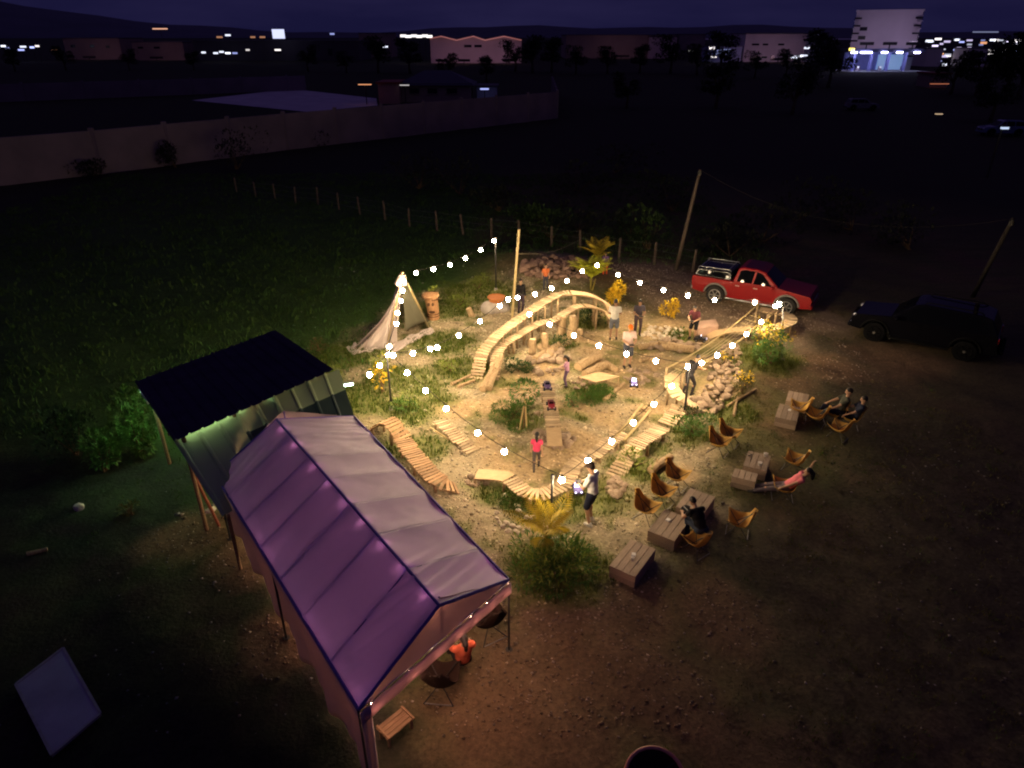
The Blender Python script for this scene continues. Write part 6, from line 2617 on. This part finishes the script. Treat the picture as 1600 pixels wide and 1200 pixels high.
for wx in (731, 747, 791):
    p = far(wx, 72, D)
    mb = MB()
    mb.box((p.x - c.x, -.06, p.z), (3.2, .14, 1.0))
    mb.build('window', win_dark, t)

block('industrial_hall', 'very long low brown hall behind the dark trees', 885, 1055, 55, 400, 40, brown_wall, roof_far)
block('hall_annex', 'small pale annex at the east end of the long brown hall', 1016, 1058, 58, 396, 6, pink_wall, roof_far, 'annex')
block('grey_shed', 'rounded grey depot between the long hall and white block', 1062, 1103, 54, 400, 30, wall_m2, roof_far, 'depot')
block('office_block', 'low white office block with a few dark windows', 1166, 1292, 53, 345, 25, white_wall, roof_far, 'office block',
      [(1175, 68, 1186, 71), (1192, 68, 1200, 71), (1216, 68, 1225, 71), (1175, 88, 1187, 91), (1190, 88, 1198, 91), (1205, 87, 1209, 94), (1270, 68, 1280, 71)])
block('row_house', 'dim brown row of gabled houses at the far west', 97, 185, 60, 380, 25, brown_wall, roof_far, 'houses', [(110, 70, 118, 74), (140, 70, 148, 74), (165, 71, 172, 75)])
block('row_house', 'second dim brown house row right of the far west one', 205, 285, 66, 370, 25, brown_wall, roof_far, 'houses', [(215, 73, 224, 76), (240, 73, 250, 76)])
block('depot', 'dark flat depot under the small lit sign', 300, 560, 64, 360, 30, M('dark_wall', (.08, .07, .09), rough=.9), roof_far, 'depot', [(428, 76, 440, 84), (512, 76, 520, 86)])
block('flat_house', 'small brown house beside the bright strip of lights', 560, 610, 52, 420, 20, brown_wall, roof_far, 'house')
t, c, w, h = block('gate_house', 'low red edged building inside the walled yard', 590, 622, 131, 128, 7, M('red_lit_wall', (.42, .24, .20), rough=.9), roof_red, 'building')
t, c, w, h = block('long_house', 'long low building with a dark hipped roof in the walled yard', 624, 735, 133, 131, 9, brown_wall, roof_far, 'building',
                   [(640, 138, 655, 146), (668, 138, 683, 146), (698, 138, 714, 146)])
mb = MB()
mb.add([(-w / 2 - .8, -.8, h), (w / 2 + .8, -.8, h), (w / 2 + .8, 10, h), (-w / 2 - .8, 10, h), (-w / 2 + 4, 4.6, h + 2.2), (w / 2 - 4, 4.6, h + 2.2)],
       [(0, 1, 5, 4), (1, 2, 5), (2, 3, 4, 5), (3, 0, 4)])
mb.build('hipped_roof', M('slate_roof', (.06, .06, .09), rough=.6), t)
flood(570, 132, 126, 2.2, .12, (1, .40, .16), 1.1, 'orange lamp strip on the red edged building', 'lamp', 'wall_lamp')
flood(632, 133, 127, 1.6, .12, WHITE, .7, 'white lamp strip on the long house front', 'lamp', 'wall_lamp')
block('lit_kiosk', 'pale blue lit kiosk at the end of the long house', 745, 776, 136, 134, 5, M('blue_white_wall', (.48, .50, .62), rough=.7), roof_far, 'kiosk')
flood(757, 139, 131, 1.5, .25, BLUE, 1.2, 'blue lamp above the pale kiosk', 'lamp', 'wall_lamp')

# white hotel tower with balconies on both edges
D = 268
a, b = far(1340, 18, D), far(1441, 18, D)
c = Vector(((a.x + b.x) / 2, D, 0))
hgt_ = a.z
t = thing('tower_block', 'white six storey tower above the blue lit forecourt', 'tower', c)
w = (b.x - a.x) * .93
t.rotation_euler = (0, 0, -math.atan2(c.x, D))
mb = MB()
mb.box((0, 9, hgt_ / 2), (w, 18, hgt_))
mb.build('walls', white_wall, t)
mb = MB()
mb.box((0, 9, hgt_ + .3), (w + .5, 18.5, .6))
mb.build('roof', white_wall, t)
for k in range(6):
    z = hgt_ - 2.0 - k * 2.35
    for s in (-1, 1):
        mb = MB()
        mb.box((s * (w / 2 - .9), -.25, z), (2.3, .9, .55))
        mb.build('balcony_recess', win_dark, t)
        mb = MB()
        mb.box((s * (w / 2 - .6), -.5, z - .9), (2.0, 1.3, .14))
        mb.build('balcony_slab', white_wall, t)
for z in (far(1347, 45, D).z, far(1345, 59, D).z):
    mb = MB()
    mb.box((-w / 2 + 3.2, -.06, z), (2.4, .16, 1.2))
    mb.build('window', win_dark, t)
# forecourt under it
D2 = 250
fc = far(1385, 106, D2)
t = thing('filling_station', 'blue lit filling station with a flat canopy in front of the tower', 'filling station', Vector((fc.x, D2, 0)))
u0, u1 = far(1328, 79, D2), far(1436, 79, D2)
zc = u0.z
mb = MB()
mb.box((0, 6, zc), (u1.x - u0.x, 13, .9))
mb.build('canopy', M('canopy_navy', (.04, .04, .09), rough=.5), t)
blue_wall = M('blue_panel', (.34, .36, .78), (.28, .30, .70), rough=.5, scale=.4)
for k in range(4):
    x = lerp(u0, u1, .12 + .25 * k).x - fc.x
    mb = MB()
    mb.box((x, 2, zc / 2), (.9, .9, zc))
    mb.build('column', blue_wall, t)
mb = MB()
mb.box((-1.5, 11, zc / 2 - .3), (u1.x - u0.x - 6, 1.0, zc - .6))
mb.build('back_wall', blue_wall, t)
mb = MB()
mb.box((6, 10.3, zc / 2 - .6), (9, .6, zc - 1.6))
mb.build('shop_window', col_lamp((.25, .5, 1.0), .35), t)
mb = MB()
mb.box((0, 5, .05), (u1.x - u0.x + 4, 16, .1))
mb.build('forecourt', conc, t)
for k, px in enumerate((1335, 1349, 1358, 1382, 1406, 1433)):
    p = far(px, 79 if k % 2 == 0 else 81, D2 - 1)
    mb = MB()
    mb.box((p.x - fc.x, -1.2, zc - .55), (1.8, .5, .45))
    mb.build('canopy_light', col_lamp((.62, .62, 1.0), 22), t)
for k in range(3):
    mb = MB()
    mb.box((-8 + 7.5 * k, 3.5, .8), (1.0, .7, 1.5))
    p_ = mb.build('fuel_pump', white_wall, t)
    mb = MB()
    mb.box((-8 + 7.5 * k, 3.1, 1.25), (.6, .05, .4))
    mb.build('pump_screen', col_lamp(COOL, .9), p_)
flood(1331, 77, 249, 1.8, .8, (1, .75, .1), 2.0, 'yellow lit sign at the west corner of the filling station', 'sign', 'lit_sign')
block('lit_shop', 'blue lit shop front left of the tower behind dark trees', 1108, 1160, 73, 340, 12, M('shop_wall', (.36, .40, .62), rough=.7), roof_far, 'shop')
block('glass_annex', 'grey glazed annex at the east end of the office block', 1265, 1297, 53, 342, 10, M('glazed_grey', (.34, .38, .48), rough=.4), roof_far, 'annex')

# ---- added fill lights, shielded from view, that brighten the far facades
def facade_fill(px, py, D, w, col, s, label, z0=0.0):
    p = far(px, py, D)
    t = thing('fill_light', label, 'fill light', Vector((p.x, D, z0)), 0, 'added fill lights before the far facades')
    mb = MB()
    mb.box((0, 0, 1.6), (w, .4, .9))
    mb.box((0, 0, .5), (.3, .3, 1.4))
    mb.build('housing', steel_black, t)
    mb = MB()
    mb.box((0, .22, 1.6), (w - .1, .04, .8))
    mb.build('lamp_glass', col_lamp(col, s), t)


VIO, ROSE = (.80, .62, 1.0), (1.0, .55, .72)
for i, px in enumerate((1352, 1388, 1424)):
    facade_fill(px, 80, 251, 4.5, VIO, 26, 'added shielded fill light on the canopy below the tower, ' + ['west', 'middle', 'east'][i] + ' of three', zc + .45)
for i, px in enumerate((690, 725, 760, 795)):
    facade_fill(px, 96, 312, 5, ROSE, 12, 'added shielded fill light before the gabled warehouse, number ' + ['one', 'two', 'three', 'four'][i] + ' from the west')
for i, px in enumerate((1180, 1215, 1250)):
    facade_fill(px, 98, 328, 5, ROSE, 8, 'added shielded fill light before the office block, ' + ['west', 'middle', 'east'][i] + ' of three')
facade_fill(140, 92, 362, 6, ROSE, 8, 'added shielded fill light before the far west houses')
facade_fill(245, 92, 352, 6, ROSE, 7, 'added shielded fill light before the second row of west houses')
facade_fill(970, 98, 380, 8, ROSE, 8, 'added shielded fill light before the long brown hall')

# ---- scattered lamps of the town
GL = 'lamps of the town on the horizon'
west = [(5, 72, COOL), (12, 75, BLUE), (36, 73, COOL), (50, 74, BLUE), (58, 72, WHITE), (33, 78, BLUE), (85, 79, WARM), (356, 55, COOL), (343, 58, WARM), (395, 58, WARM),
        (337, 83, COOL), (346, 81, COOL), (356, 83, COOL), (367, 83, BLUE), (318, 82, COOL), (387, 78, WHITE), (434, 78, WHITE), (519, 53, BLUE), (602, 73, COOL), (768, 101, WHITE), (410, 58, WARM)]
for x, y, cl in west:
    flood(x, y, 350, random.uniform(1.6, 2.8), .7, cl, random.choice((.8, 1.4, 2.2)) if cl is not WARM else .4, 'small bright lamp glowing in the dark town to the west', group=GL)
flood(250, 45, 390, 7.5, .5, (1, .5, .3), 1.0, 'orange lit strip on a mast above the far west houses', 'lamp', 'mast_light')
flood(435, 53, 350, 5.5, 3.8, (.66, .70, 1.0), 1.2, 'bright white illuminated board on the west skyline', 'sign', 'lit_board')
for k, x in enumerate((630, 638, 647, 655, 664, 671)):
    flood(x, 56 + (k % 2), 345, 2.6, 1.0, WHITE, 1.6, 'bright lamp in the row just left of the warehouse roof', group='row of lamps by the warehouse')
flood(1081, 79, 330, 3, .5, WHITE, 1.3, 'row lamp on the grey depot front', 'lamp', 'wall_lamp')
flood(1112, 75, 330, 2.6, .9, WHITE, 2.4, 'bright lamp at the corner of the blue lit shop', 'lamp', 'wall_lamp')
flood(1130, 81, 330, 6, 2.2, BLUE, .5, 'blue shop sign panel under the bright lamp', 'sign', 'lit_sign')
flood(1115, 89, 325, 2.6, .5, WHITE, 1.6, 'low lamp under the blue lit shop', 'lamp', 'wall_lamp')
for x, y in ((1240, 90), (1247, 88), (1256, 87), (1262, 75)):
    flood(x, y, 325, 3, .7, COOL, 1.5, 'small lamp by the east end of the office block', group='lamps by the office block')
east = [(1452, 64), (1466, 61), (1480, 65), (1496, 62), (1515, 63), (1536, 63), (1537, 67), (1564, 63), (1590, 64), (1459, 79), (1472, 77), (1476, 88), (1494, 78), (1514, 81), (1505, 91), (1546, 84),
        (1558, 80), (1570, 81), (1580, 80), (1590, 81), (1598, 80), (1476, 101), (1470, 81), (1440, 77), (1440, 90), (1447, 97), (1533, 70), (1505, 77)]
east += [(random.uniform(1445, 1600), random.uniform(60, 96)) for _ in range(30)]
for i, (x, y) in enumerate(east):
    flood(x, y, 300, random.uniform(1.2, 2.8), random.uniform(.4, .8), [COOL, WHITE, (.75, .65, 1.0), COOL, (.75, .65, 1.0), BLUE, WARM][i % 7], random.choice((.5, .9, 1.4, 2.0)), 'white lamp among the crowded town lights to the east', group='town lights to the east')
flood(1540, 50, 420, 14, .6, (.45, .5, .8), .35, 'faint lit roof edge above the east town', 'lamp', 'roof_light')
block('town_house', 'mauve house among the east town lights', 1515, 1545, 76, 290, 10, white_wall, roof_far, 'house')
block('town_house', 'dim mauve house right of the filling station', 1450, 1475, 76, 292, 10, white_wall, roof_far, 'house')
block('red_roof_hut', 'dim hut with a red lit eave below the filling station', 1457, 1485, 116, 170, 6, brown_wall, roof_red, 'hut')
flood(1468, 131, 168, 4.2, .14, (1, .3, .12), .5, 'thin orange lamp strip on the dim hut', 'lamp', 'wall_lamp')
flood(1467, 178, 80, .7, .1, (1, .7, .4), .6, 'tiny amber lamp alone in the dark east field', 'lamp', 'ground_lamp', pole=False)

# parked vehicles far east
b = P(1345, 172)
vehicle('pale car parked in the dark beyond the east field', Vector((b.x, b.y, 0)), Vector((1, -.1, 0)).normalized(), M('silver_car_paint', (.16, .16, .20), rough=.4), 'suv', 'car')
b = P(1562, 212)
vehicle('blue grey car under a small lamp at the east edge', Vector((b.x, b.y, 0)), Vector((-1, .1, 0)).normalized(), M('blue_car_paint', (.10, .14, .30), rough=.3, coat=.6), 'suv', 'car')
flood(1570, 200, 58, .5, .16, (.6, .75, 1), 1.0, 'small lamp shining over the blue grey car', 'lamp', 'yard_lamp')

# ================================================================== TREES
bark = M('tree_bark', (.10, .075, .055), rough=.95, scale=4)
TREES = []


def tree_meshes(seed, n=1900):
    rr = random.Random(seed)
    rg = np.random.default_rng(seed)
    tr = MB()
    tr.tube([(0, 0, -.3), (.1, .05, 1.2), (.05, .15, 2.6), (.0, .1, 4.2)], [.26, .20, .15, .07], 7)
    cl = []
    for k in range(11):
        a = rr.uniform(0, 6.28)
        e = Vector((math.cos(a) * rr.uniform(.5, 2.2), math.sin(a) * rr.uniform(.5, 2.2), rr.uniform(2.6, 6.2)))
        tr.tube([(0.05, .12, rr.uniform(1.6, 3.4)), e * .6 + Vector((0, 0, .9)), e], [.09, .05, .02], 5)
        cl.append((e, rr.uniform(.7, 1.35)))
    vs, fs = [], []
    for i in range(n):
        c, q = cl[rg.integers(len(cl))]
        v = Vector(rg.normal(0, 1, 3)).normalized()
        p = c + Vector((v.x, v.y, v.z * .7)) * q * rg.uniform(.5, 1.1)
        d = (v + Vector(rg.normal(0, .6, 3))).normalized()
        s = d.cross(Vector((0, 0, 1)))
        s = s.normalized() if s.length > .05 else Vector((1, 0, 0))
        L = rg.uniform(.22, .5)
        k = len(vs)
        vs += [p, p + d * L * .5 + s * L * .35, p + d * L, p + d * L * .5 - s * L * .35]
        fs += [(k, k + 1, k + 2), (k, k + 2, k + 3)]
    cr = MB()
    cr.add(vs, fs)
    return tr.mesh('trunk', bark, True), cr.mesh('crown', L_NIGHT)


TM = [tree_meshes(s) for s in (3, 8, 14)]
trees = [(805, 96, 250, 1.5), (832, 96, 240, 1.8), (862, 98, 245, 1.5), (900, 104, 230, 1.2), (950, 104, 235, 1.1), (1000, 104, 240, 1.2), (1048, 103, 235, 1.7), (1090, 108, 225, 1.2),
         (1128, 98, 240, 1.7), (1180, 112, 210, 1.1), (1230, 110, 215, 1.2), (1275, 112, 190, 1.9), (1296, 122, 170, 1.4), (1490, 128, 150, 1.1), (1530, 128, 145, 1.4),
         (1575, 130, 140, 1.6), (1600, 130, 138, 1.5), (300, 95, 260, 1.0), (200, 96, 260, 1.0), (100, 96, 260, 1.1), (20, 98, 250, 1.0), (480, 96, 250, 1.1), (590, 98, 240, 1.4), (640, 100, 235, 1.5),
         (540, 100, 240, 1.0), (700, 112, 200, .9), (760, 116, 190, .9), (1555, 160, 100, 1.0), (1240, 160, 110, 1.0), (1120, 150, 120, 1.1), (980, 150, 120, .9)]
for i, (x, y, D, s) in enumerate(trees):
    p = far(x, y, D)
    marks = [(40, 'the westmost town lamps'), (150, 'the first west house row'), (250, 'the second west house row'), (340, 'the lamps west of the flat depot'), (505, 'the middle of the flat depot'),
             (570, 'the small brown house'), (655, 'the row of bright lamps'), (730, 'the west gables of the warehouse'), (815, 'the east corner of the warehouse'), (848, 'the gap between warehouse and long hall'),
             (885, 'the west end of the long hall'), (925, 'the west part of the long hall'), (970, 'the middle of the long hall'), (1020, 'the pale hall annex'), (1065, 'the rounded grey depot'), (1108, 'the blue lit shop'),
             (1150, 'the low shop lamp'), (1205, 'the office block west windows'), (1250, 'the office block lamps'), (1290, 'the glazed annex'), (1330, 'the filling station'), (1500, 'the dim hut'), (1550, 'the mauve town house'),
             (1590, 'the streak of lamps at the east edge'), (1610, 'the last town lamps')]
    mk = min(marks, key=lambda q: abs(q[0] - x))[1]
    lab = ('large' if s > 1.45 else 'medium' if s > 1.15 else 'small') + ' black tree ' + ('far before ' if D < 215 else 'just before ') + mk
    t = thing('tree', lab, 'tree', Vector((p.x, D, 0)), random.uniform(0, 6), 'dark trees before the town')
    k = s * random.uniform(.85, 1.1)
    t.scale = (k * 1.25, k * 1.25, k)
    put('trunk', TM[i % 3][0], t)
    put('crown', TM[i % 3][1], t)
